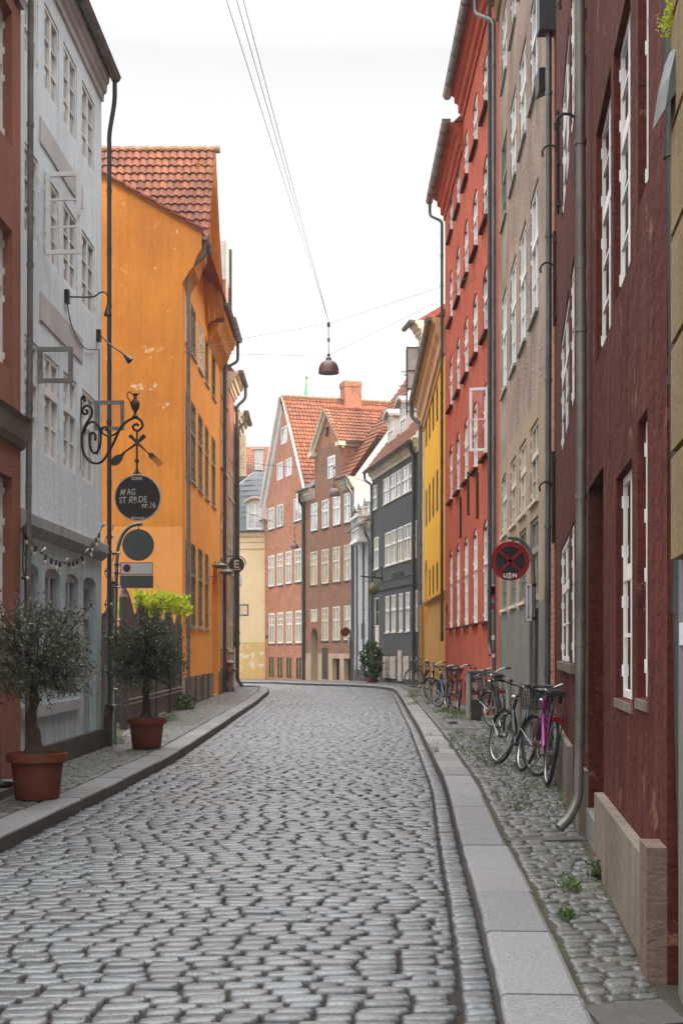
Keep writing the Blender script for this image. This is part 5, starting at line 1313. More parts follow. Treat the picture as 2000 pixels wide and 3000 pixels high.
for zy in (1220, 1245, 1385, 1420):
    q = Q(918, zy); mb.box(q, (.030 if zy < 1400 else .045, 0, 0), (0, .02, 0), (0, 0, .008))
mb.build('sign_rod', 'rust_iron', t)
# ewer on top
s = .0115/5.344*.1*0+1/5.344*D_/4000
mb = MB(); bq = Q(890, 548); pr_ = [(0, 0), (52, 0), (55, 12), (38, 26), (25, 40), (22, 70), (30, 95), (55, 130), (70, 175), (74, 225), (60, 255), (34, 275), (26, 305), (26, 335), (44, 352), (50, 365), (46, 365), (22, 340)]
mb.lathe([(r*s, z*s) for r, z in pr_], bq, 20); mb.prism([bq+V(30*s, -.004, 345*s), bq+V(85*s, -.004, 372*s), bq+V(30*s, -.004, 374*s)], (0, .008, 0))
mb.tube(spline([Q(*p) for p in ((815, 335), (800, 280), (765, 220), (770, 170), (805, 152), (838, 180), (865, 190))], 6), .008, 8); mb.build('ewer', 'rust_iron', t, True)
# spoon, fork
def flat(name, pts, th, off=0):
    m1 = MB(); m1.prism([Q(*p)+V(0, off, 0) for p in pts], (0, th, 0)); return m1.build(name, 'rust_iron', t)
flat('spoon', [(905, 945), (930, 975), (745, 1100), (705, 1165), (695, 1215), (640, 1285), (570, 1312), (515, 1300), (500, 1250), (540, 1180), (600, 1140), (660, 1132), (720, 1085)], .012, -.02)
flat('spoon_handle', [(905, 945), (1000, 825), (1025, 812), (1065, 852), (1045, 880), (930, 975)], .012, -.02)
flat('fork_handle', [(788, 862), (800, 835), (835, 815), (855, 835), (925, 920), (960, 955), (1090, 1095), (1110, 1110), (1090, 1120), (1070, 1100), (900, 960), (850, 905)], .012, -.034)
flat('fork', [(1095, 1105), (1165, 1110), (1330, 1270), (1325, 1276), (1190, 1165), (1185, 1172), (1310, 1290), (1302, 1297), (1168, 1185), (1160, 1192), (1295, 1308), (1285, 1316), (1145, 1200), (1135, 1200), (1272, 1328), (1262, 1334), (1105, 1175)], .012, -.034)
c = P(404, 1458, D_); rd = 68.5*D_/4000
mb = MB(); mb.lathe([(0, -.012), (rd-.014, -.012), (rd-.014, .012), (0, .012)], c, 56, 0, (0, 1, 0)); mb.lathe([(rd-.014, -.015), (rd, -.013), (rd, .013), (rd-.014, .015), (rd-.014, -.015)], c, 56, 1, (0, 1, 0))
disc = mb.build('sign_disc', ['sign_black', 'lettering'], t)
FONTS = {}
def text(parent, body, size, loc, mat='lettering', shear=0, sx=1.0, rot=None, name='lettering', align='CENTER', bold=.0016):
    cu = bpy.data.curves.new(name, 'FONT'); cu.body = body; cu.size = size; cu.extrude = .002; cu.align_x = align; cu.shear = shear; cu.offset = bold; cu.resolution_u = 3
    o = bpy.data.objects.new(name, cu); col.objects.link(o); o.location = loc; o.rotation_euler = rot or (R(90), 0, 0); o.scale = (sx, 1, 1)
    cu.materials.append(MAT[mat]); LET.append((o, parent)); return o
k_ = D_/4000/5.344
tx = lambda zx, zy: P(230+zx/5.344, 1120+zy/5.344, D_-.014)
text(disc, 'G', 70*k_, tx(848, 1528), sx=.8); text(disc, 'O', 70*k_, tx(885, 1528), sx=1.0); text(disc, 'RM', 70*k_, tx(945, 1528), sx=.75); text(disc, 's', 50*k_, tx(993, 1508), sx=.8)
mb = MB(); q = tx(993, 1520); mb.box(q, (11*k_, 0, 0), (0, .001, 0), (0, 0, 2.5*k_)); mb.build('lettering', 'lettering', disc)
text(disc, 'M', 140*k_, tx(645, 1768), shear=.35, align='LEFT', sx=.72); text(disc, 'AG', 140*k_, tx(760, 1762), align='LEFT', sx=.7)
text(disc, 'ST', 140*k_, tx(638, 1893), align='LEFT', sx=.78); text(disc, 'R', 149*k_, tx(778, 1888), shear=.3, align='LEFT', sx=.8); text(disc, '\u00e6', 125*k_, tx(858, 1850), align='LEFT', sx=.72)
text(disc, 'DE', 140*k_, tx(940, 1878), align='LEFT', sx=.78)
mb = MB(); mb.tube(spline([tx(*p) for p in ((815, 1850), (850, 1885), (900, 1885), (935, 1860))], 6), 4*k_, 5); mb.build('lettering', 'lettering', disc)
text(disc, 'nr.16', 130*k_, tx(992, 1965), align='LEFT', sx=.80); text(disc, 'RESTAURANT', 46*k_, tx(928, 2140), sx=.72)

# --- parking sign pole, left
t = thing('sign_pole', 'bent grey steel pole with a blank round sign and two plates, by the gate', 'sign pole', (-3.4, 20.5, .1))
D_ = 20.5; W = lambda px, py, dy=0: P(px, py, D_)+V(0, dy, 0)
mb = MB(); mb.tube([W(336, 2178), W(339, 1800), W(342, 1655)]+spline([W(343, 1640), W(347, 1600), W(360, 1566), (W(380, 1544)), W(400, 1536.5), W(416, 1535)], 6), .028, 12); mb.build('pole', 'zinc', t, True)
mb = MB(); q = W(406, 1597, -.02); r_s = 46.5*D_/4000; mb.lathe([(0, -.004), (r_s, -.004), (r_s, .004), (0, .004)], q, 48, 0, (0, 1, 0)); mb.tube([W(406, 1538), W(406, 1552)], .008, 6); mb.tube([W(352, 1594), W(362, 1594)], .008, 6); mb.build('round_sign', 'sign_grey', t)
def plate(x0, x1, y0, y1, D, mats, par, name='plate', bw=.012, dy=-.02):
    m1 = MB(); a, c = P(x0, y1, D), P(x1, y0, D); m1.bx(a.x, c.x, D+dy-.003, D+dy+.003, a.z, c.z, 1 if len(mats) > 1 else 0)
    if len(mats) > 1: m1.bx(a.x+bw, c.x-bw, D+dy-.0055, D+dy-.0035, a.z+bw, c.z-bw, 0)
    return m1.build(name, mats, par)
pp = plate(354, 449, 1648, 1684, D_, ['sign_white', 'sign_magenta'], t)
q = W(373, 1665, -.028); mb = MB(); mb.lathe([(0, -.001), (.058, -.001), (.058, .001)], q, 28, 0, (0, 1, 0)); mb.lathe([(0, -.003), (.044, -.003), (.044, .0)], q, 28, 1, (0, 1, 0))
for s in (1, -1): mb.box(q+V(0, -.005, 0), V(.032, 0, .032*s), V(0, .001, 0), V(-.006*s, 0, .006)); 
mb.build('roundel', ['sign_magenta', 'sign_dark'], pp)
plate(353, 450, 1686, 1723, D_, ['sign_grey'], t)
mb = MB()
for z in (1655, 1680, 1715): q = W(341, z); mb.tube([q-V(0, 0, .018), q+V(0, 0, .018)], .036, 10); mb.box(q+V(.04, -.01, 0), (.03, 0, 0), (0, .008, 0), (0, 0, .01))
mb.build('clamp', 'zinc_dark', t)
mb = MB(); q = W(331, 1708); mb.tube([q+V(.0, 0, -.02), q+V(0, 0, .02)], .05, 12); mb.build('coil', 'rust_iron', t)
# --- no stopping sign, right
t = thing('sign_pole', 'bent steel pole with the large red no stopping sign and an arrow plate', 'sign pole', (2.46, 17.5, .1))
D_ = 17.5
mb = MB(); mb.tube([W(1566, 2262), W(1566, 1900), W(1562, 1700)]+spline([W(1561, 1680), W(1559, 1645), W(1549, 1612), W(1531, 1589), W(1510, 1577), W(1487, 1575)], 6), .024, 12); mb.build('pole', 'zinc_warm', t, True)
rd = 57*D_/4000; q = W(1493, 1644, -.02); mb = MB(); mb.lathe([(0, -.003), (rd, -.003), (rd, .003), (0, .003)], q, 56, 0, (0, 1, 0)); mb.lathe([(0, -.0055), (rd*.755, -.0055), (rd*.755, -.003)], q, 48, 1, (0, 1, 0))
for s in (1, -1): mb.box(q+V(0, -.0075, 0), V(rd*.55, 0, rd*.55*s), V(0, .001, 0), V(-.016*s, 0, .016)*.8)
disc = mb.build('no_stopping_disc', ['sign_red', 'sign_dark'], t)
st = W(1492, 1686.5, -.03); mb = MB(); mb.box(st, (.106, 0, 0), (0, .001, 0), (0, 0, .037)); o = mb.build('sticker', 'red_lens', disc)
text(o, 'U', .072, W(1478, 1692, -.033), 'white_paint', bold=.003); text(o, 'N', .072, W(1506, 1692, -.033), 'white_paint', bold=.003)
mb = MB(); mb.lathe([(.030, -.001), (.038, -.001)], W(1489.5, 1687, -.033), 20, 0, (0, 1, 0)); mb.tube(spline([W(*p, -.034) for p in ((1487, 1681), (1493, 1683), (1487, 1687), (1493, 1690), (1487, 1693))], 5), .006, 5); mb.build('emblem', 'white_paint', o)
pp = plate(1536, 1557, 1708, 1821, D_, ['sign_white', 'sign_red'], t, bw=.006)
mb = MB(); a, c = W(1546.5, 1715, -.028), W(1546.5, 1813, -.028); mb.box((a+c)/2, (.005, 0, 0), (0, .001, 0), (0, 0, (a.z-c.z)/2-.01))
for e_, s in ((a, -1), (c, 1)): mb.face([e_, e_+V(.019, 0, .028*s), e_+V(-.019, 0, .028*s)])
mb.build('arrow', 'sign_dark', pp)
mb = MB()
for z in (1714, 1812): q = W(1563, z); mb.tube([q-V(0, 0, .02), q+V(0, 0, .02)], .031, 10); mb.box(q+V(-.035, -.01, 0), (.02, 0, 0), (0, .012, 0), (0, 0, .014))
mb.tube([W(1550, 1642), W(1558, 1642)], .006, 6); mb.build('clamp', 'iron', t)
# --- far no stopping sign
D_ = 61.5; t = thing('sign_pole', 'small distant no stopping sign on a thin pole before the brown brick house', 'sign pole', (P(1026, 0, D_).x, D_, .08))
mb = MB(); mb.tube([W(1026, 1996), W(1026, 1870)]+spline([W(1026, 1862), W(1023, 1846), W(1012, 1838)], 5), .03, 8); mb.build('pole', 'iron', t)
mb = MB(); q = W(1010, 1852, -.04); mb.lathe([(0, -.01), (.205, -.01), (.205, .01), (0, .01)], q, 32, 0, (0, 1, 0)); mb.lathe([(0, -.014), (.155, -.014)], q, 32, 1, (0, 1, 0))
for s in (1, -1): mb.box(q+V(0, -.02, 0), V(.11, 0, .11*s), V(0, .002, 0), V(-.014*s, 0, .014))
mb.build('no_stopping_disc', ['sign_red', 'sign_dark'], t); plate(1017, 1023.5, 1868, 1895, D_, ['sign_white', 'sign_dark'], t, bw=.02)
D_ = 57.5; t = thing('sign_pole', 'red rimmed sign half hidden behind the far left corner house', 'sign pole', (P(691, 0, D_).x, D_, .05))
mb = MB(); mb.tube([W(694, 2000), W(694, 1835)], .03, 8); mb.build('pole', 'iron', t)
mb = MB(); q = W(692, 1853, -.05); mb.lathe([(0, -.01), (.17, -.01), (.17, .01), (0, .01)], q, 32, 0, (0, 1, 0)); mb.lathe([(0, -.013), (.11, -.013)], q, 32, 1, (0, 1, 0)); mb.build('sign_disc', ['sign_red', 'sign_dark'], t)
# --- E sign
D_ = 45.5; t = thing('hanging_sign', 'small round dark green hanging sign with a pale letter E, far left', 'sign', P(722, 1655, D_))
mb = MB(); mb.tube([W(655, 1629.5), W(700, 1629.5)]+spline([W(704, 1630), W(712, 1635), W(718.5, 1645), W(719.5, 1655)], 5), .018, 6); mb.build('arm', 'black_paint', t)
D_ = 45.5; q = W(693, 1655); mb = MB(); mb.lathe([(0, -.02), (.262, -.02), (.262, .02), (0, .02)], q, 40, 0, (0, 1, 0)); disc = mb.build('sign_disc', 'sign_green', t)
text(disc, 'E', .36, W(692.5, 1663, -.025), sx=1.0, bold=.012); text(disc, 'Eventually', .085, W(692.5, 1670, -.025), sx=1.0, bold=.002)
# --- gilded lump sign on the dark grey house
t = thing('hanging_sign', 'lumpy gilded ball hanging from a thin bracket before the dark grey house', 'sign', P(1093, 1725, 59))
D_ = 59; mb = MB(); a = GREY.pt(GREY.px(1119)[0], 4.7, .02); c = P(1057, 1688, 59)
mb.tube([a, c], .03, 6); mb.tube([a+V(0, 0, .5), a+V(0, 0, -.6)], .025, 6); mb.tube(spline([a+V(-.05, 0, .4), a+V(-.35, -.05, .25), a+V(-.25, 0, .12), a+V(-.6, -.1, .05)], 6), .018, 6)
q = P(1093, 1706, 59); mb.tube([P(1070, 1689, 59), P(1070, 1703, 59), P(1093, 1703, 59), q], .012, 5); mb.build('bracket', 'iron', t)
bm = bmesh.new(); bmesh.ops.create_icosphere(bm, subdivisions=3, radius=.24)
for v_ in bm.verts:
    n_ = v_.co.normalized(); zf = v_.co.z/.24
    v_.co = Vector((v_.co.x*(1-.25*max(0, -zf)), v_.co.y*(1-.25*max(0, -zf)), v_.co.z*1.15))+n_*(.035*math.sin(n_.x*9+1)*math.sin(n_.y*8+n_.z*7))
me = bpy.data.meshes.new('gilded_ball'); bm.to_mesh(me); bm.free(); me.materials.append(MAT['gold_lump']); o = bpy.data.objects.new('gilded_ball', me); col.objects.link(o); o.location = (P(1093, 1726, 59)-t.location); o.parent = t
# --- hanging street lamps
def street_lamp(lab, px, py, D, s=1.0):
    c = P(px, py, D); t = thing('hanging_lamp', lab, 'street lamp', c, 'domed lamps hanging over the street'); L = s
    pr_ = [(.275, 0), (.27, .05), (.265, .13), (.24, .21), (.20, .275), (.145, .32), (.09, .345), (.075, .35)]
    m1 = MB(); m1.lathe([(r*L, z*L) for r, z in pr_], c, 40); m1.lathe([((r-.008)*L, z*L) for r, z in pr_], c, 40, 1); m1.lathe([(.275*L, 0), (.267*L, 0)], c, 40)
    m1.build('lamp_shade', ['lamp_brown', 'lamp_inner'], t, True)
    m1 = MB(); m1.lathe([(0, .34), (.078, .34), (.078, .41), (0, .42)] if L == 1 else [(0, .34*L), (.078*L, .34*L), (.078*L, .41*L), (0, .42*L)], c, 16); m1.build('cap', 'zinc_warm', t)
    m1 = MB(); m1.tube([c+V(0, 0, .4*L), c+V(-.005, 0, 1.32*L)], .011*L, 6)
    for z in (.46, .50, .86, .91, 1.24, 1.28): m1.lathe([(0, -.012*L), (.045*L, -.01*L), (.045*L, .01*L), (0, .012*L)], c+V(0, 0, z*L), 12)
    m1.lathe([(0, 0), (.03*L, .01), (.03*L, .06*L), (0, .07*L)], c+V(-.003, 0, 1.29*L), 10)
    m1.build('hanger', 'iron', t); return c+V(0, 0, 1.34*L)
l1 = street_lamp('largest brown domed lamp hanging over the middle of the street', 962.5, 1094, 36.0)
l2 = street_lamp('second brown domed lamp, hanging before the brown brick house', 979, 1453, 62)
l3 = street_lamp('farthest brown domed lamp, hanging before the red brick gable house', 862.5, 1607, 72, .82)
def wire(pts, r, lab, n=14, sag=0):
    m1 = MB()
    for a, c in zip(pts, pts[1:]):
        a, c = Vector(a), Vector(c); m1.tube([a.lerp(c, k/n)+V(0, 0, -sag*4*(k/n)*(1-k/n)) for k in range(n+1)], r, 5)
    return tag(m1.build('cable', 'zinc_dark'), lab, 'cable', 'overhead cables')
for x0, lab in ((660, 'leftmost of the three cables running down the sky to the big lamp'), (690, 'middle of the three cables running down the sky to the big lamp'), (710, 'rightmost of the three cables running down the sky to the big lamp')):
    a = P(x0, -8, 15.5); a2 = a+(a-l1)*.9; wire([a2, l1+V(0, 0, .02)], .0045, lab, 10)
wire([P(540, 1035, 34), P(700, 994, 35.5), l1-V(0, 0, .02), P(1310, 835, 36), P(1420, 795, 32)], .006, 'upper span cable crossing the street above the big lamp')
wire([P(541, 1030, 34), P(700, 1037, 35.5), P(955, 1044, 36), P(1290, 880, 36), P(1420, 797, 32)], .006, 'lower span cable crossing the street beside the big lamp')
wire([(-4.0, 62, 10.0), l2, (1.6, 62, 9.0)], .012, 'span cable holding the second lamp', sag=.1)
wire([(-6, 73, 9.3), l3, (-.4, 71, 9.6)], .012, 'span cable holding the farthest lamp', sag=.1)
# --- string of bulbs
t = thing('string_lights', 'black cable strung with clear bulbs across the blue house front and down its corner pipe', 'string lights', (-3.4, 17, 3))
WB = lambda zx, zy, off=.25: P(40+zx/5.407, 1500+zy/5.407, 0) if False else None
FB = Fac((-3.570, 15.03), (-3.51, 20.0))
def onb(zx, zy, off=.12):                                # a photo point on the plane just before the blue wall
    G_ = Fac((FB.p0.x+off, FB.p0.y), (FB.p1.x+off, FB.p1.y)); px_, py_ = 40+zx/5.407, 1500+zy/5.407
    u, z = G_.px(px_, py_); q = G_.p0+G_.d*u; return Vector((q.x, q.y, z))
pts = [onb(*p) for p in ((160, 230), (165, 320), (240, 410), (320, 515), (410, 610), (495, 680), (585, 735), (665, 775), (740, 795), (830, 800), (930, 785), (1015, 760), (1080, 705), (1150, 630), (1215, 560), (1270, 480), (1320, 410), (1375, 300), (1430, 180))]
sp_ = spline(pts, 5); mb = MB(); mb.tube(sp_, .007, 6)
cp = FB.pt(FB.L+.07, 0, .10); hel = []
for k in range(90):
    a = k*.42; hel.append(V(cp.x+.062*math.cos(a), cp.y+.062*math.sin(a), 3.35-k*.031))
mb.tube(hel, .007, 5)
mb.tube(spline([onb(160, 230), onb(155, 600), onb(150, 900), onb(185, 1100), onb(190, 1330), onb(150, 1430), onb(60, 1600)], 6), .007, 5)
mb.build('cable', 'black_paint', t)
def bulb(q, dirv):
    dirv = Vector(dirv).normalized(); m1 = MB(); m1.lathe([(0, -.01), (.016, -.01), (.016, .045), (.013, .06)], q, 8, 0, dirv); s_ = m1.build('socket', 'black_paint', t)
    m1 = MB(); m1.lathe([(.010, .055), (.018, .075), (.021, .095), (.015, .113), (0, .12)], q, 10, 0, dirv); m1.build('bulb', 'bulb', s_)
L_ = [0]
for a, c in zip(sp_, sp_[1:]): L_.append(L_[-1]+(a-c).length)
nb = 19
for k in range(nb):
    s_ = (k+.6)/nb*L_[-1]; i = next(i for i in range(len(L_)-1) if L_[i+1] >= s_); bulb(sp_[i], (random.uniform(-.3, .3), random.uniform(-.5, .5), -1) if k % 5 != 3 else (.2, .9, .5))
for k in range(6, 90, 8): bulb(hel[k], (1, random.uniform(-.4, .1), random.uniform(-.1, .2)))
bulb(onb(150, 1045), (.2, .6, 0))

# --- gate and fence of the yard
def boards(name, lab, p0, p1, topf, z0=.15, bwid=.085, posts=(), extra=None):
    p0, p1 = Vector((*p0, 0)), Vector((*p1, 0)); d = (p1-p0); L = d.length; d.normalize(); nn = V(d.y, -d.x, 0); t = thing(name, lab, 'gate' if name == 'gate' else 'fence', (p0.x, p0.y, .1))
    m1 = MB(); n = int(L/bwid)
    for k in range(n):
        u = (k+.5)*L/n; zt = topf(u); c = p0+d*u; m1.box((c.x, c.y, (z0+zt)/2), d*(bwid*.40), nn*.012, (0, 0, (zt-z0)/2))
        m1.lathe([(.0, .09), (.02, .02), (.02, 0)], (c.x, c.y, zt), 5)
    m1.build('boards', 'fence_brown', t)
    m1 = MB()
    for z in (.52, .60, 1.72, 1.80, 1.62): c = p0+d*L/2-nn*.0; m1.box((c.x, c.y, z)+nn*.03 if False else V(c.x, c.y, z)+nn*.03, d*(L/2), nn*.018, (0, 0, .012))
    m1.build('rail', 'worn_grey' , t)
    for u, zt, r in posts:
        m1 = MB(); c = p0+d*u; m1.box((c.x, c.y, zt/2), d*r, nn*r, (0, 0, zt/2)); m1.lathe([(r*1.3, 0), (r*.9, .06), (r*.35, .22), (0, .36)], (c.x, c.y, zt), 8); m1.build('post', 'fence_brown', t)
    return t, d, nn, p0
boards('gate', 'narrow half of the brown slatted gate beside the blue house corner', (-3.66, 20.9), (-3.80, 22.7), lambda u: 1.98+.42*(u/1.8)**1.6, posts=[(1.8, 2.42, .03)])
t, d, nn, q0 = boards('fence', 'brown slatted fence with scalloped spiked top behind the second potted tree', (-3.885, 24.35), (-3.93, 33.5), lambda u: 2.12+.40*abs(math.cos(math.pi*(u-.35)/2.1))**1.4-.012*u, posts=[(.1, 2.45, .075), (2.35, 2.35, .04), (4.4, 2.3, .04), (6.6, 2.25, .06), (9.0, 2.0, .04)])
mb = MB(); u = 1.15; c = q0+d*u; mb.box(V(c.x, c.y, 1.05)+nn*(-.05 if nn.x < 0 else .05), d*.32, nn*.004, (0, 0, .24)); mb.build('poster', 'paper', t)
t = thing('timber_stack', 'dark boards stacked in the yard opening between gate and fence', 'boards', (-4.6, 27, 0))
mb = MB(); [mb.bx(-5.6, -3.98, 26.5+random.uniform(-.05, .05), 26.9, .05+k*.2, .23+k*.2) for k in range(8)]; mb.build('boards', 'dark_wood', t)
mb = MB(); mb.bx(-6.5, -3.9, 25.2, 33.7, -.02, .09)
struct(mb.build('yard_paving', 'plinth_dark'))
# --- foliage
def leaves(name, centers, mat, n, parent, size=(.045, .014), squash=1.0, seed=1, up=.2, clump=0.0, tones=(0, 1)):
    """n small pointed leaves scattered round twig ends"""
    g = np.random.default_rng(seed); c = centers[g.integers(0, len(centers), n)]
    pos = c+g.normal(0, 1, (n, 3))*clump
    d = g.normal(0, 1, (n, 3)); d[:, 2] += up; d /= np.linalg.norm(d, axis=1, keepdims=True)
    s = g.normal(0, 1, (n, 3)); s -= d*(s*d).sum(1, keepdims=True); s /= np.linalg.norm(s, axis=1, keepdims=True)
    l = size[0]*g.uniform(.6, 1.3, (n, 1)); w_ = size[1]*g.uniform(.7, 1.3, (n, 1)); nn = np.cross(d, s)
    a = pos; b_ = pos+d*l*.5+s*w_+nn*w_*.3; c_ = pos+d*l; e_ = pos+d*l*.5-s*w_+nn*w_*.3
    v = np.stack([a, b_, c_, e_], 1).reshape(-1, 3); f = np.arange(n*4).reshape(-1, 4)
    t_ = np.repeat(g.uniform(tones[0], tones[1], n)**1.6, 4)
    return arr_mesh(name, v, f, [mat], t_, parent)
def crown(c, rx, rz, n_twigs, base, seed, hollow=.35, reach=1.0):
    """limbs reaching from the trunk top, twigs on them; returns tube data and twig points"""
    g = random.Random(seed); mb = MB(); tw = []; c = Vector(c); base = Vector(base)
    for i in range(n_twigs):
        a = g.uniform(0, 2*math.pi); z = g.uniform(-.75, 1); rr = math.sqrt(max(0, 1-z*z)); k = g.uniform(hollow, 1)**.6
        bump = 1+.16*math.sin(3*a+seed)+.12*math.sin(5*a+z*4)+g.uniform(-.1, .14)
        e = c+V(math.cos(a)*rr*rx*k*bump, math.sin(a)*rr*rx*k*bump, z*rz*k*bump)
        m_ = base.lerp(e, .45)+V(g.uniform(-.05, .05), g.uniform(-.05, .05), g.uniform(.0, .08))
        if i % 3 == 0: mb.tube(spline([base, m_, e], 4), [.011]*4+[.007]*2+[.0035]*3, 4, caps=False)
        if i % 9 == 0 and z > -.3: e = c+(e-c)*g.uniform(1.12, 1.32)+V(0, 0, .05); mb.tube([m_, e], [.004, .002], 4, caps=False)
        for q in range(7):
            tt = g.uniform(.0, 1); tw.append(tuple(e.lerp(m_, tt*.38)+V(g.gauss(0, .025), g.gauss(0, .025), g.gauss(0, .03))))
    return mb, np.array(tw)
def pot(t, x, y, zb, s=1.0):
    m1 = MB(); r1, r0, h = .287*s, .197*s, .435*s
    m1.lathe([(0, 0), (r0, 0), (r0+.008, .01), (r1-.045, h-.09), (r1-.045, h-.088), (r1-.004, h-.085), (r1, h-.08), (r1, h-.006), (r1-.006, h), (r1-.022, h), (r1-.028, h-.01), (r1-.05, h-.09), (0, h-.085)], (x, y, zb), 48)
    o = m1.build('pot', 'terracotta', t, True); return o
def potted(lab, x, y, zc, rx, rz, seed, nl, mat, trunk, ntw, name='potted_olive_tree'):
    t = thing(name, lab, 'potted tree', (x, y, .1), 'potted olive trees on the left pavement'); pot(t, x, y, .1)
    m1 = MB(); m1.lathe([(.235, .0), (.15, .02), (0, .03)], (x, y, .445), 24); m1.build('soil', 'soil', t)
    m1 = MB(); sp = spline([Vector(p) for p in trunk], 5); n = len(sp)
    g = random.Random(seed); rr = [.058+.03*(1-k/n)**6*2+.008*math.sin(k*1.3) - .018*k/n for k in range(n)]
    m1.tube(sp, rr, 10); m1.build('trunk', 'bark', t, True)
    lm, tw = crown((x+.02, y, zc), rx, rz, ntw, sp[-1], seed); lm.build('branches', 'bark', t)
    leaves('crown', tw, mat, nl, t, seed=seed, clump=.022, size=(.05, .0085) if mat == 'olive_leaf' else (.040, .0105)); return t
x, y = P(110, 0, 12.9).x, 12.9
potted('dark leaved olive tree in a terracotta pot, nearest at the left edge', x, y, 1.42, .56, .58, 3, 6800, 'olive_leaf', [(x-.02, y, .5), (x-.03, y, .68), (x-.06, y, .85), (x-.03, y, 1.0), (x-.03, y, 1.2)], 420)
x, y = P(430, 0, 19.6).x, 19.6
potted('rounder greener olive tree in a terracotta pot before the slatted fence', x, y, 1.40, .58, .64, 5, 10800, 'olive_leaf_green', [(x-.01, y, .5), (x, y, .7), (x-.01, y, .9), (x+.01, y, 1.1)], 520)
# vine over the fence
g = random.Random(4); vt = []
for px0, py0, px1, py1, m_ in ((395, 1740, 440, 1760, 8), (420, 1765, 500, 1755, 14), (445, 1750, 545, 1770, 22), (470, 1740, 520, 1760, 12), (500, 1780, 560, 1785, 7), (400, 1755, 425, 1775, 6), (415, 1745, 450, 1785, 8), (345, 1755, 358, 1800, 7), (430, 1775, 480, 1790, 10)):
    for k in range(m_): q = P(g.uniform(px0, px1), g.uniform(py0, py1)+g.gauss(0, 4), g.uniform(26.5, 28.2)); vt.append(tuple(q))
t = thing('vine', 'bright yellow green climbing vine spilling over the brown fence', 'vine', (-4, 27, 1.9))
leaves('foliage', np.array(vt), 'vine_leaf', 1900, t, size=(.085, .034), seed=9, clump=.045, up=-.2)
mb = MB(); mb.tube(spline([P(450, 1830, 27.6), P(462, 1795, 27.5), P(490, 1775, 27.4), P(530, 1780, 27.3), P(556, 1788, 27.2)], 6), .012, 5); mb.tube(spline([P(450, 1825, 27.6), P(430, 1770, 27.5), P(410, 1750, 27.4)], 6), .010, 5); mb.tube(spline([P(350, 1850, 27.6), P(352, 1800, 27.5), P(350, 1760, 27.4)], 5), .01, 5); mb.build('stem', 'bark', t)
# climbing rose by the dark grey house
c = P(1090, 1935, 59.5); c.z = .95; g = random.Random(8); vt = []
for k in range(170):
    a = g.uniform(0, 6.283); z = g.uniform(-1, 1); rr = math.sqrt(1-z*z)*g.uniform(.3, 1)**.5; w_ = .48 if z > -.3 else .32
    vt.append((c.x+rr*math.cos(a)*w_+.06*math.sin(9*a), c.y+rr*math.sin(a)*.4, c.z+z*.85+g.gauss(0, .05)))
t = thing('rose_bush', 'leafy green rose bush with few pale flowers beside the dark grey house', 'bush', (c.x, c.y, .08))
leaves('foliage', np.array(vt), 'rose_leaf', 2600, t, size=(.10, .04), seed=11, clump=.06)
mb = MB(); [mb.tube(spline([V(c.x+.05, c.y, .05), V(c.x+g.uniform(-.2, .2), c.y, .8), V(c.x+g.uniform(-.4, .4), c.y, 1.5)], 4), .018, 5) for k in range(5)]; mb.build('stem', 'bark', t)
mb = MB(); [mb.lathe([(0, -.03), (.05, 0), (.04, .04), (0, .05)], P(*p, 58.9), 8) for p in ((1062, 1916), (1070, 1920), (1100, 1921), (1075, 1956))]; mb.build('blossoms', 'hatch_beige', t)
pt_ = thing('plant_pot', 'small dark plant pot under the rose bush', 'plant pot', (c.x-.1, c.y-.3, .08)); mb = MB(); mb.lathe([(0, 0), (.14, 0), (.18, .25), (.16, .25), (0, .22)], (c.x-.1, c.y-.5, .07), 16); mb.build('pot', 'terracotta', pt_)
leaves('moss', MOSS[0], 'vine_leaf', 350, MOSS[1], size=(.02, .006), seed=21, clump=.02)['kind'] = 'stuff'
# weeds
def tuft(pts, name, lab, cat, mat, n, size, kind=None, seed=2, clump=.03, up=1.5, t=None):
    o = leaves(name, np.array(pts), mat, n, t, size=size, seed=seed, clump=clump, up=up); 
    return tag(o, lab, cat, kind=kind)
g = random.Random(12); pts = []
for (cx_, cy_, r, m_) in ((1.75, 13.2, .35, 9), (2.0, 11.6, .3, 8), (1.9, 18.5, .5, 30), (2.1, 21.5, .5, 30), (1.9, 16.5, .4, 14), (2.35, 31, .3, 26), (2.55, 30, .25, 26), (2.2, 36, .5, 26), (2.3, 41, .5, 22), (2.5, 45, .5, 16), (1.35, 8.1, .06, 5), (2.85, 24, .25, 14), (1.75, 8.9, .05, 2), (1.6, 12.2, .25, 5), (2.35, 28.3, .3, 22)):
    for k in range(m_): pts.append((cx_+g.gauss(0, r*.5), cy_+g.gauss(0, r*1.6), .092))
tag(leaves('grass', np.array(pts), 'grass_leaf', 6500, None, size=(.05, .005), seed=3, clump=.035, up=1.6), 'short weeds and grass sprouting between the right pavement setts', 'grass', kind='stuff')
pts = [(-3.55+g.gauss(0, .12), 27.5+g.gauss(0, .9), .10) for k in range(30)]+[(-3.35+g.gauss(0, .05), 20.3+g.gauss(0, .25), .1) for k in range(8)]
tag(leaves('grass', np.array(pts), 'grass_leaf', 1100, None, size=(.05, .005), seed=4, clump=.04, up=1.2), 'weeds along the foot of the brown fence', 'grass', kind='stuff')
c = P(540, 2075, 33); pts = [(c.x+g.gauss(0, .12), 32.4+g.gauss(0, .3), .12+abs(g.gauss(0, .14))) for k in range(40)]
t = thing('weed_plant', 'low bushy green plant at the end of the brown fence by the orange house', 'plant', (c.x, 32.4, .1)); leaves('foliage', np.array(pts), 'rose_leaf', 1300, t, size=(.06, .02), seed=6, clump=.04, tones=(.4, 1))
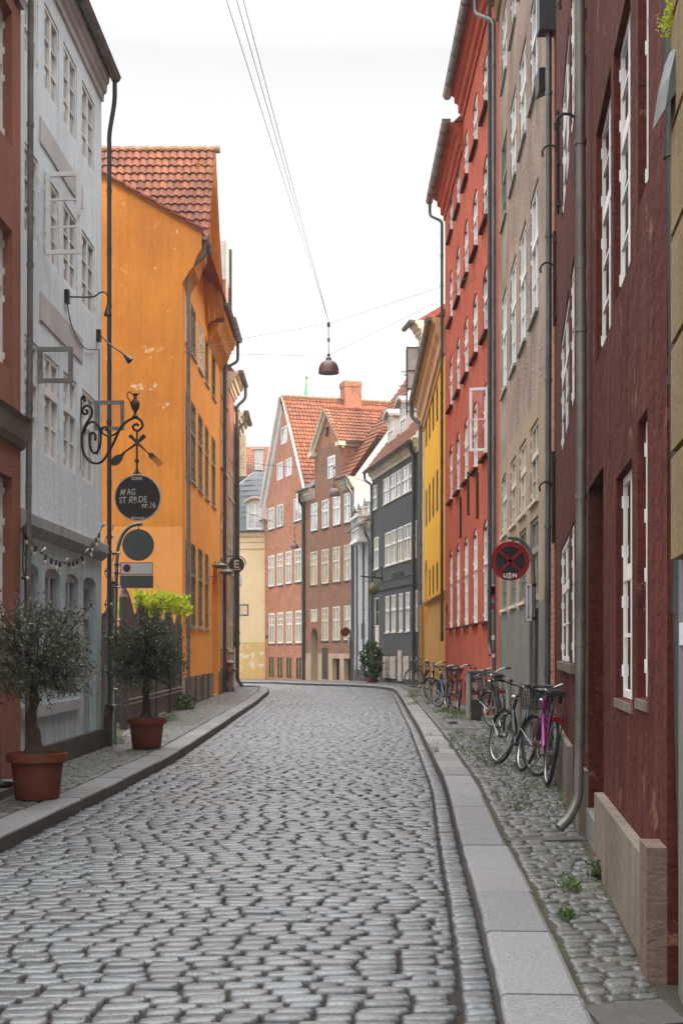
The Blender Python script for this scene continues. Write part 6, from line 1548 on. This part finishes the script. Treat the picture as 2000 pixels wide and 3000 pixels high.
q = P(1768, 2545, 8.45); pts = [(q.x-.02+g.gauss(0, .02), 8.5+g.gauss(0, .04), .11+abs(g.gauss(0, .03))) for k in range(14)]
t = thing('weed_plant', 'small round leaved weed at the foot of the stone plinth, right', 'plant', (q.x, 8.5, .1)); leaves('foliage', np.array(pts), 'rose_leaf', 240, t, size=(.03, .010), seed=7, clump=.02, tones=(.5, 1))
q = P(1665, 2690, 7.1); pts = [(q.x+g.gauss(0, .02), 7.15+g.gauss(0, .03), .098) for k in range(10)]
t = thing('grass_tuft', 'single grass tuft in the right pavement near the camera', 'grass', (q.x, 7.15, .1)); leaves('blades', np.array(pts), 'grass_leaf', 110, t, size=(.06, .0035), seed=8, clump=.02, up=2.2)

# --- hydrant, cabinet
x, y = P(672, 0, 46.3).x, 46.3; t = thing('water_pump', 'old red and grey cast iron street pump by the brick houses', 'pump', (x, y, .1)); c = V(x, y, .1)
mb = MB(); mb.box(c+V(0, 0, .07), (.17, 0, 0), (0, .17, 0), (0, 0, .07)); mb.build('base', 'hydrant_red', t)
mb = MB(); mb.lathe([(.13, .12), (.11, .2), (.10, .55), (.12, .60), (.15, .65), (.155, .85), (.13, .92), (.19, .95), (.19, .98), (.12, 1.04), (.03, 1.08), (.02, 1.14), (0, 1.15)], c, 16); mb.build('column', 'hydrant_red', t, True)
mb = MB(); mb.lathe([(.05, 0), (.05, .12), (.07, .12), (.07, .17), (0, .17)], c+V(.1, 0, .72), 12, 0, (1, 0, 0)); mb.lathe([(.04, 0), (.04, .22)], c+V(-.1, 0, .9), 8, 0, (-1, 0, 0)); mb.build('spout', 'hydrant_red', t)
t = thing('utility_cabinet', 'dark utility cabinet covered in pink and black graffiti, among the bicycles', 'cabinet', (2.7, 27.4, .1))
a, c_ = P(1378, 2104, 27.4), P(1414, 1968, 27.4); mb = MB(); mb.bx(a.x, c_.x, 27.4, 28.0, .1, c_.z-.03); mb.build('body', 'cabinet', t)
mb = MB(); mb.bx(a.x-.04, a.x-.002, 27.36, 28.02, .08, c_.z-.03); mb.build('side_panel', 'worn_grey', t)
mb = MB(); mb.bx(a.x-.05, c_.x+.03, 27.35, 28.05, c_.z-.03, c_.z+.01); mb.build('lid', 'zinc_dark', t)
mb = MB(); p0, p1 = P(1382, 2050, 27.39), P(1411, 1998, 27.39); mb.bx(p0.x, p1.x, 27.390, 27.398, p0.z, p1.z); o = mb.build('graffiti_panel', 'graffiti_pink', t)
mb = MB(); g = random.Random(3)
for k in range(5):
    u0 = p0.x+(p1.x-p0.x)*g.uniform(.1, .9); v0 = p0.z+(p1.z-p0.z)*g.uniform(.15, .85)
    mb.tube(spline([V(u0+g.uniform(-.05, .05), 27.387, v0+g.uniform(-.08, .08)) for q in range(6)], 5), .006, 4)
mb.build('graffiti', 'black_paint', o); text(t, 'AGNA', .06, P(1396, 1984, 27.395), 'hatch_beige'); text(o, 'DS', .12, P(1392, 2035, 27.386), 'black_paint', bold=.004)

# ------------------------------------------------------------ bicycles
def bicycle(lab, pos, head, lean=0, steer=0, frame='black_paint', step=False, basket=None, wheel=.34, rack=True, fender='black_paint', guard='black_paint', bar='city', fork='same', light=True, downtube=None, stand=True, saddle='rubber', rim='rim_metal', wb=1.08, skirt=None):
    """frame runs along local +x; pos = ground point under the saddle"""
    t = bpy.data.objects.new('bicycle', None); t.empty_display_size = .2; col.objects.link(t); LOCAL.add(t.name); tag(t, lab, 'bicycle', 'bicycles leaning along the right wall')
    t.matrix_world = Matrix.Translation(Vector(pos)) @ Matrix.Rotation(head, 4, 'Z') @ Matrix.Rotation(lean, 4, 'X')
    rw, r = wheel, .019; xr_, xf = -.48, -.48+wb; hz = rw
    bb = V(-.02, 0, .29); st = V(-.22, 0, .80); hd_t = V(xf-.20, 0, .86); hd_b = V(xf-.14, 0, .68)
    sa = (hd_t-hd_b).normalized()
    M = Matrix.Translation(hd_b) @ Matrix.Rotation(steer, 4, sa) @ Matrix.Translation(-hd_b)
    f = (lambda v: M @ Vector(v))
    def whl(cx, front):
        tr = f if front else (lambda v: Vector(v)); nm = 'wheel'; n = 36
        m1 = MB(); ring = lambda R_, y=0: [tr(V(cx+R_*math.cos(2*math.pi*k/n), y, hz+R_*math.sin(2*math.pi*k/n))) for k in range(n)]
        m1.tube(ring(rw-.020), .020, 8, closed=True); o = m1.build(nm, 'rubber', t, True)
        m1 = MB(); m1.tube(ring(rw-.043), .012, 6, closed=True); m1.build('rim', rim, o, True)
        m1 = MB(); m1.tube([tr(V(cx, -.045, hz)), tr(V(cx, .045, hz))], .028 if not front else .02, 10)
        for k in range(18):
            a = 2*math.pi*k/18; s_ = .035*(1 if k % 2 else -1); m1.tube([tr(V(cx+.02*math.cos(a+.5), s_, hz+.02*math.sin(a+.5))), tr(V(cx+(rw-.05)*math.cos(a), 0, hz+(rw-.05)*math.sin(a)))], .0016, 3, caps=False)
        m1.build('spokes', 'chrome', o)
    whl(xr_, False); whl(xf, True)
    m1 = MB(); ft = r*.9
    if step: m1.tube(spline([hd_b+sa*.03, V(xf-.32, 0, .50), V(.12, 0, .36), V(-.05, 0, .40), V(-.16, 0, .50)], 5), .019, 10); m1.tube([hd_b, bb], .021, 10)
    else: m1.tube([hd_t-sa*.02, st-V(.0, 0, .03)], .0155, 10); m1.tube([hd_b+sa*.02, bb], .019, 10)
    m1.tube([bb, st], .017, 10); m1.tube([hd_b-sa*.03, hd_t+sa*.02], .021, 10)
    for s in (1, -1):
        m1.tube([bb+V(0, .03*s, 0), V(xr_, .055*s, hz)], .009, 6); m1.tube([st-V(0, -.02*s, .06), V(xr_, .055*s, hz)], .008, 6)
    m1.build('frame', frame, t, True)
    if downtube: m1 = MB(); m1.tube([hd_b+sa*.0, bb], .026, 10); m1.build('down_tube', downtube, t)
    m1 = MB()
    for s in (1, -1): m1.tube([f(hd_b-sa*.03+V(0, .045*s, 0)), f(V(xf-.03, .055*s, hz+.15)), f(V(xf, .055*s, hz))], [.012, .010, .008], 7)
    m1.tube([f(hd_b-sa*.03+V(0, .05, 0)), f(hd_b-sa*.03-V(0, .05, 0))], .013, 7); m1.build('fork', frame if fork == 'same' else fork, t, True)
    stt = hd_t+sa*(.10 if bar == 'city' else .12)
    m1 = MB(); m1.tube([f(hd_t), f(stt)], .014, 8); m1.tube([f(stt), f(stt+V(.05, 0, .02))], .015, 8); hb = stt+V(.05, 0, .02)
    if bar == 'city': hp = [(-.20, .31), (-.06, .29), (.0, .22), (.03, .12)]; rise = [.05, .06, .05, .01]
    else: hp = [(-.03, .32), (-.01, .22), (.0, .1)]; rise = [.02, .02, .0]
    pl_ = [hb+V(a, b_, z) for (a, b_), z in zip(hp, rise)]; pts = pl_+[hb]+[V(p.x, -p.y, p.z) for p in pl_[::-1]]
    m1.tube([f(p) for p in spline(pts, 5)], .0115, 8); h_ = m1.build('handlebar', 'chrome', t, True)
    for s in (1, -1):
        a, c = pts[0].copy(), pts[0].lerp(pts[1], .85 if bar == 'city' else .95); a.y *= s; c.y *= s
        m1 = MB(); m1.tube([f(a-V(.0, 0, 0)), f(c)], .019, 8); m1.build('grip', 'rubber', h_)
        m1 = MB(); m1.tube([f(c+V(.04, 0, -.01)), f(a+V(.06, 0, -.04))], .005, 5); m1.build('brake_lever', 'chrome', h_)
    m1 = MB(); q = hb+V(-.03, .14, .04); m1.lathe([(0, -.02), (.026, -.012), (.03, .0), (.02, .018), (0, .025)], f(q), 12); m1.build('bell', 'rubber', h_)
    # saddle
    sp = st+V(-.045, 0, .15); m1 = MB(); m1.tube([st-V(0, 0, .03), sp-V(0, 0, .02)], .0125, 8); m1.build('seat_post', 'chrome', t)
    m1 = MB(); sec = [(-.13, .10, .0), (-.12, .115, .02), (-.05, .10, .025), (.03, .055, .018), (.11, .028, .01), (.145, .015, 0)]; ring = []
    for x_, w_, zt in sec: ring.append([sp+V(x_, w_*math.cos(a)*1.0, (zt+.03) * math.sin(a) if math.sin(a) > 0 else .028*math.sin(a)) for a in [2*math.pi*k/12 for k in range(12)]])
    for a, c in zip(ring, ring[1:]):
        for k in range(12): m1.face([a[k], a[(k+1) % 12], c[(k+1) % 12], c[k]])
    m1.face(ring[0]); m1.face(ring[-1][::-1]); m1.build('saddle', saddle, t, True)
    m1 = MB()
    for s in (1, -1): m1.lathe([(.018, -.06), (.024, -.04), (.018, -.02), (.024, 0), (.018, .02)], sp+V(-.08, .045*s, -.03), 8)
    m1.build('saddle_springs', 'iron', t)
    # mudguards
    if fender:
        for cx, fr, a0, a1 in ((xr_, False, -10, 175), (xf, True, 25, 165)):
            tr = f if fr else (lambda v: Vector(v)); m1 = MB(); n = 20; RR_ = rw+.016; rows_ = []
            for k in range(n+1):
                a = R(a0+(a1-a0)*k/n) if not fr else R(a0+(a1-a0)*k/n); rows_.append([tr(V(cx+(RR_-abs(y_)*.35)*math.cos(a), y_, hz+(RR_-abs(y_)*.35)*math.sin(a))) for y_ in (-.028, -.012, .012, .028)])
            for a, c in zip(rows_, rows_[1:]):
                for k in range(3): m1.face([a[k], a[k+1], c[k+1], c[k]])
            g_ = m1.build('mudguard', fender, t, True)
            m1 = MB()
            for s in (1, -1): m1.tube([tr(V(cx, .055*s, hz)), tr(V(cx+(RR_)*math.cos(R(170 if not fr else 30)), .03*s, hz+RR_*math.sin(R(170 if not fr else 30))))], .003, 4)
            m1.build('mudguard_stay', 'chrome', g_)
    if rack:
        m1 = MB()
        for s in (1, -1): m1.tube([V(xr_+.22, .05*s, .74), V(xr_-.17, .06*s, .74), V(xr_-.01, .06*s, hz)], .006, 5)
        for k in range(5): m1.tube([V(xr_-.15+k*.08, -.06, .74), V(xr_-.15+k*.08, .06, .74)], .004, 4)
        m1.build('rack', 'iron', t)
    if light: m1 = MB(); m1.box(V(xr_-.19, 0, .70), (.012, 0, 0), (0, .05, 0), (0, 0, .024)); m1.build('rear_light', 'red_lens', t)
    m1 = MB(); m1.tube([bb-V(0, .06, 0), bb+V(0, .06, 0)], .022, 8); m1.lathe([(.085, -.002), (.085, .002), (.07, .002)], bb-V(0, .045, 0), 20, 0, (0, 1, 0))
    ca = R(-50)
    for s in (1, -1):
        e_ = bb+V(.17*math.cos(ca)*s, .075*s*-1, .17*math.sin(ca)*s); m1.tube([bb+V(0, -.06*s, 0), e_], .009, 6)
        m1.box(e_+V(0, -.05*s, 0), (.045, 0, 0), (0, .038, 0), (0, 0, .012))
    m1.build('crankset', 'chrome', t)
    if guard:
        m1 = MB(); a, c = bb+V(.10, -.062, 0), V(xr_+.02, -.062, hz); up = V(0, 0, .055); m1.prism([a-up*1.4, a+V(.05, 0, 0), a+up*1.5, c+up, c-V(.06, 0, 0), c-up], (0, -.012, 0)); m1.build('chain_guard', guard, t)
    if skirt: m1 = MB(); m1.face([V(xr_, .04, hz+.03), V(xr_-.28, .03, .52), V(xr_-.1, .03, .66), V(xr_+.22, .03, .60)]); m1.build('skirt_guard', skirt, t)
    if stand: m1 = MB(); m1.tube([V(-.10, .05, .28), V(-.20, .22, .02)], .008, 6); m1.build('kickstand', 'iron', t)
    m1 = MB(); q = hd_t+V(.07, 0, -.02); m1.lathe([(0, -.05), (.03, -.03), (.04, .02), (0, .03)], f(q), 12, 0, f(V(1, 0, 0))-f(V(0, 0, 0))); m1.build('headlamp', 'chrome', t, True)
    m1 = MB(); m1.tube([f(p) for p in spline([pts[1]+V(.03, 0, 0), hb+V(.14, .08, -.02), hd_b+V(.09, 0, .05), hd_b-V(.1, 0, .05)], 5)], .003, 4); m1.build('brake_cable', 'rubber', t)
    if basket:
        m1 = MB(); c0, w1, d1, h1 = hb+V(.17, 0, -.22), .19, .14, .25
        def rr_(z, k, n=24): a = 2*math.pi*k/n; s_ = .82+.18*z; ca_, sa_ = math.cos(a), math.sin(a); return c0+V(d1*s_*abs(ca_)**.6*(1 if ca_ > 0 else -1), w1*s_*abs(sa_)**.6*(1 if sa_ > 0 else -1), z*h1)
        for z in np.linspace(0, 1, 6 if basket == 'wire' else 9): m1.tube([f(rr_(z, k)) for k in range(24)], .004 if z < 1 else .007, 4, closed=True)
        for k in range(24 if basket == 'mesh' else 16): kk = k*24/(24 if basket == 'mesh' else 16); m1.tube([f(rr_(0, kk)), f(rr_(1, kk))], .003, 4)
        for k in range(6): m1.tube([f(rr_(0, 2+k*1.6)), f(rr_(0, 22-k*1.6))], .003, 4)
        m1.build('basket', 'black_paint' if basket == 'mesh' else 'zinc', t)
    return t
def bpos(x, y): return (x, y, .10)
H90 = R(90)
# lean < 0 tips the machine to its right (towards the wall) when it faces away
bicycle('magenta step-through bicycle with a black wire basket, nearest to the camera', bpos(2.12, 14.55), H90-R(1), R(7), R(24), 'magenta_paint', True, 'mesh', fender='black_paint', guard='black_paint')
bicycle('black diamond framed bicycle leaning hard to the right beside the magenta one', bpos(1.99, 16.25), H90+R(9), R(15), R(10), 'grey_bike', False, None, rack=False, light=False, bar='flat', guard=None, fender='black_paint')
bicycle('black ladies bicycle with a chrome wire basket standing alone past the graffiti cabinet', bpos(2.72, 23.75), H90+R(2), R(-3), R(26), 'black_paint', False, 'wire', fender='black_paint')
bicycle('black bicycle with a deep basket and pale tyres touching the graffiti cabinet', bpos(2.68, 31.9), H90, R(2), R(20), 'black_paint', True, 'mesh', guard='black_paint')
bicycle('black bicycle half hidden behind the graffiti cabinet', bpos(2.98, 28.9), H90+R(3), R(3), R(10), 'black_paint', False, None)
bicycle('dark bicycle with a steel blue down tube before the graffiti cabinet', bpos(2.42, 32.9), H90+R(8), R(6), R(20), 'blue_paint', False, None, downtube='blue_paint')
bicycle('black bicycle with a brown saddle behind the blue framed one', bpos(2.58, 36.2), H90+R(12), R(-2), R(24), 'black_paint', True, None, saddle='dark_wood', rack=True, light=False)
bicycle('cream painted bicycle with a red rear light, before the yellow wall', bpos(3.15-.02, 47.0), H90+R(6), R(3), R(15), 'cream_bike', True, None, fender='black_paint', guard='cream_bike', skirt='cream_bike')
bicycle('black bicycle seen side on with its full front wheel showing, farthest in the row', bpos(3.3, 51.4), R(172), R(4), R(-8), 'black_paint', True, 'mesh', wheel=.36)
bicycle('black bicycle with upswept handlebar crowded behind the side on one', bpos(3.05-.1, 49.4), H90+R(14), R(3), R(15), 'black_paint', True, None)
# a pair of black shoes-like scrap by the kerb plant is left to its real kind: a dropped glove
t = thing('litter', 'small black scrap lying on the right pavement before the bicycles', 'litter', (2.06, 26.0, .1)); mb = MB()
for k in range(4): mb.box((2.06+.03*k, 26.0+.05*k, .12), (.04, .01, 0), (-.01, .03, .01), (0, 0, .008+.004*(k % 2)))
mb.build('scrap', 'rubber', t)
t = thing('shoe', 'black object resting on the stone step at the left edge', 'shoe', (-3.36, 13.5, .17)); mb = MB(); q = P(9, 2282, 13.2)
mb.lathe([(0, -.1), (.03, -.09), (.045, -.02), (.04, .06), (.02, .10), (0, .11)], (q.x, q.y, .205), 10, 0, (1, .3, 0)); mb.build('body', 'black_paint', t, True)

# --- the pale air of the street
mb = MB(); mb.bx(-150, 150, -90, 260, -4, 60); hz_ = mb.build('haze', 'haze_air' if 'haze_air' in MAT else 'clear_glass'); hz_['kind'] = 'stuff'
m = bpy.data.materials.new('haze_air'); m.use_nodes = True; m.node_tree.nodes.clear(); o_ = m.node_tree.nodes.new('ShaderNodeOutputMaterial'); v_ = m.node_tree.nodes.new('ShaderNodeVolumePrincipled')
v_.inputs['Color'].default_value = (1, .96, .90, 1); v_.inputs['Density'].default_value = .0006; v_.inputs['Anisotropy'].default_value = .3
m.node_tree.links.new(v_.outputs[0], o_.inputs['Volume']); hz_.data.materials.clear(); hz_.data.materials.append(m)
# turn lettering into meshes parented to what carries it
bpy.context.view_layer.update(); dg = bpy.context.evaluated_depsgraph_get()
for o, par in LET:
    me = bpy.data.meshes.new_from_object(o.evaluated_get(dg)); me.transform(o.matrix_world); nm = o.name; cu = o.data
    n = bpy.data.objects.new('lettering', me); col.objects.link(n)
    if not me.materials: me.materials.append(cu.materials[0])
    n.parent = par; n.matrix_parent_inverse = par.matrix_world.inverted()
    bpy.data.objects.remove(o)
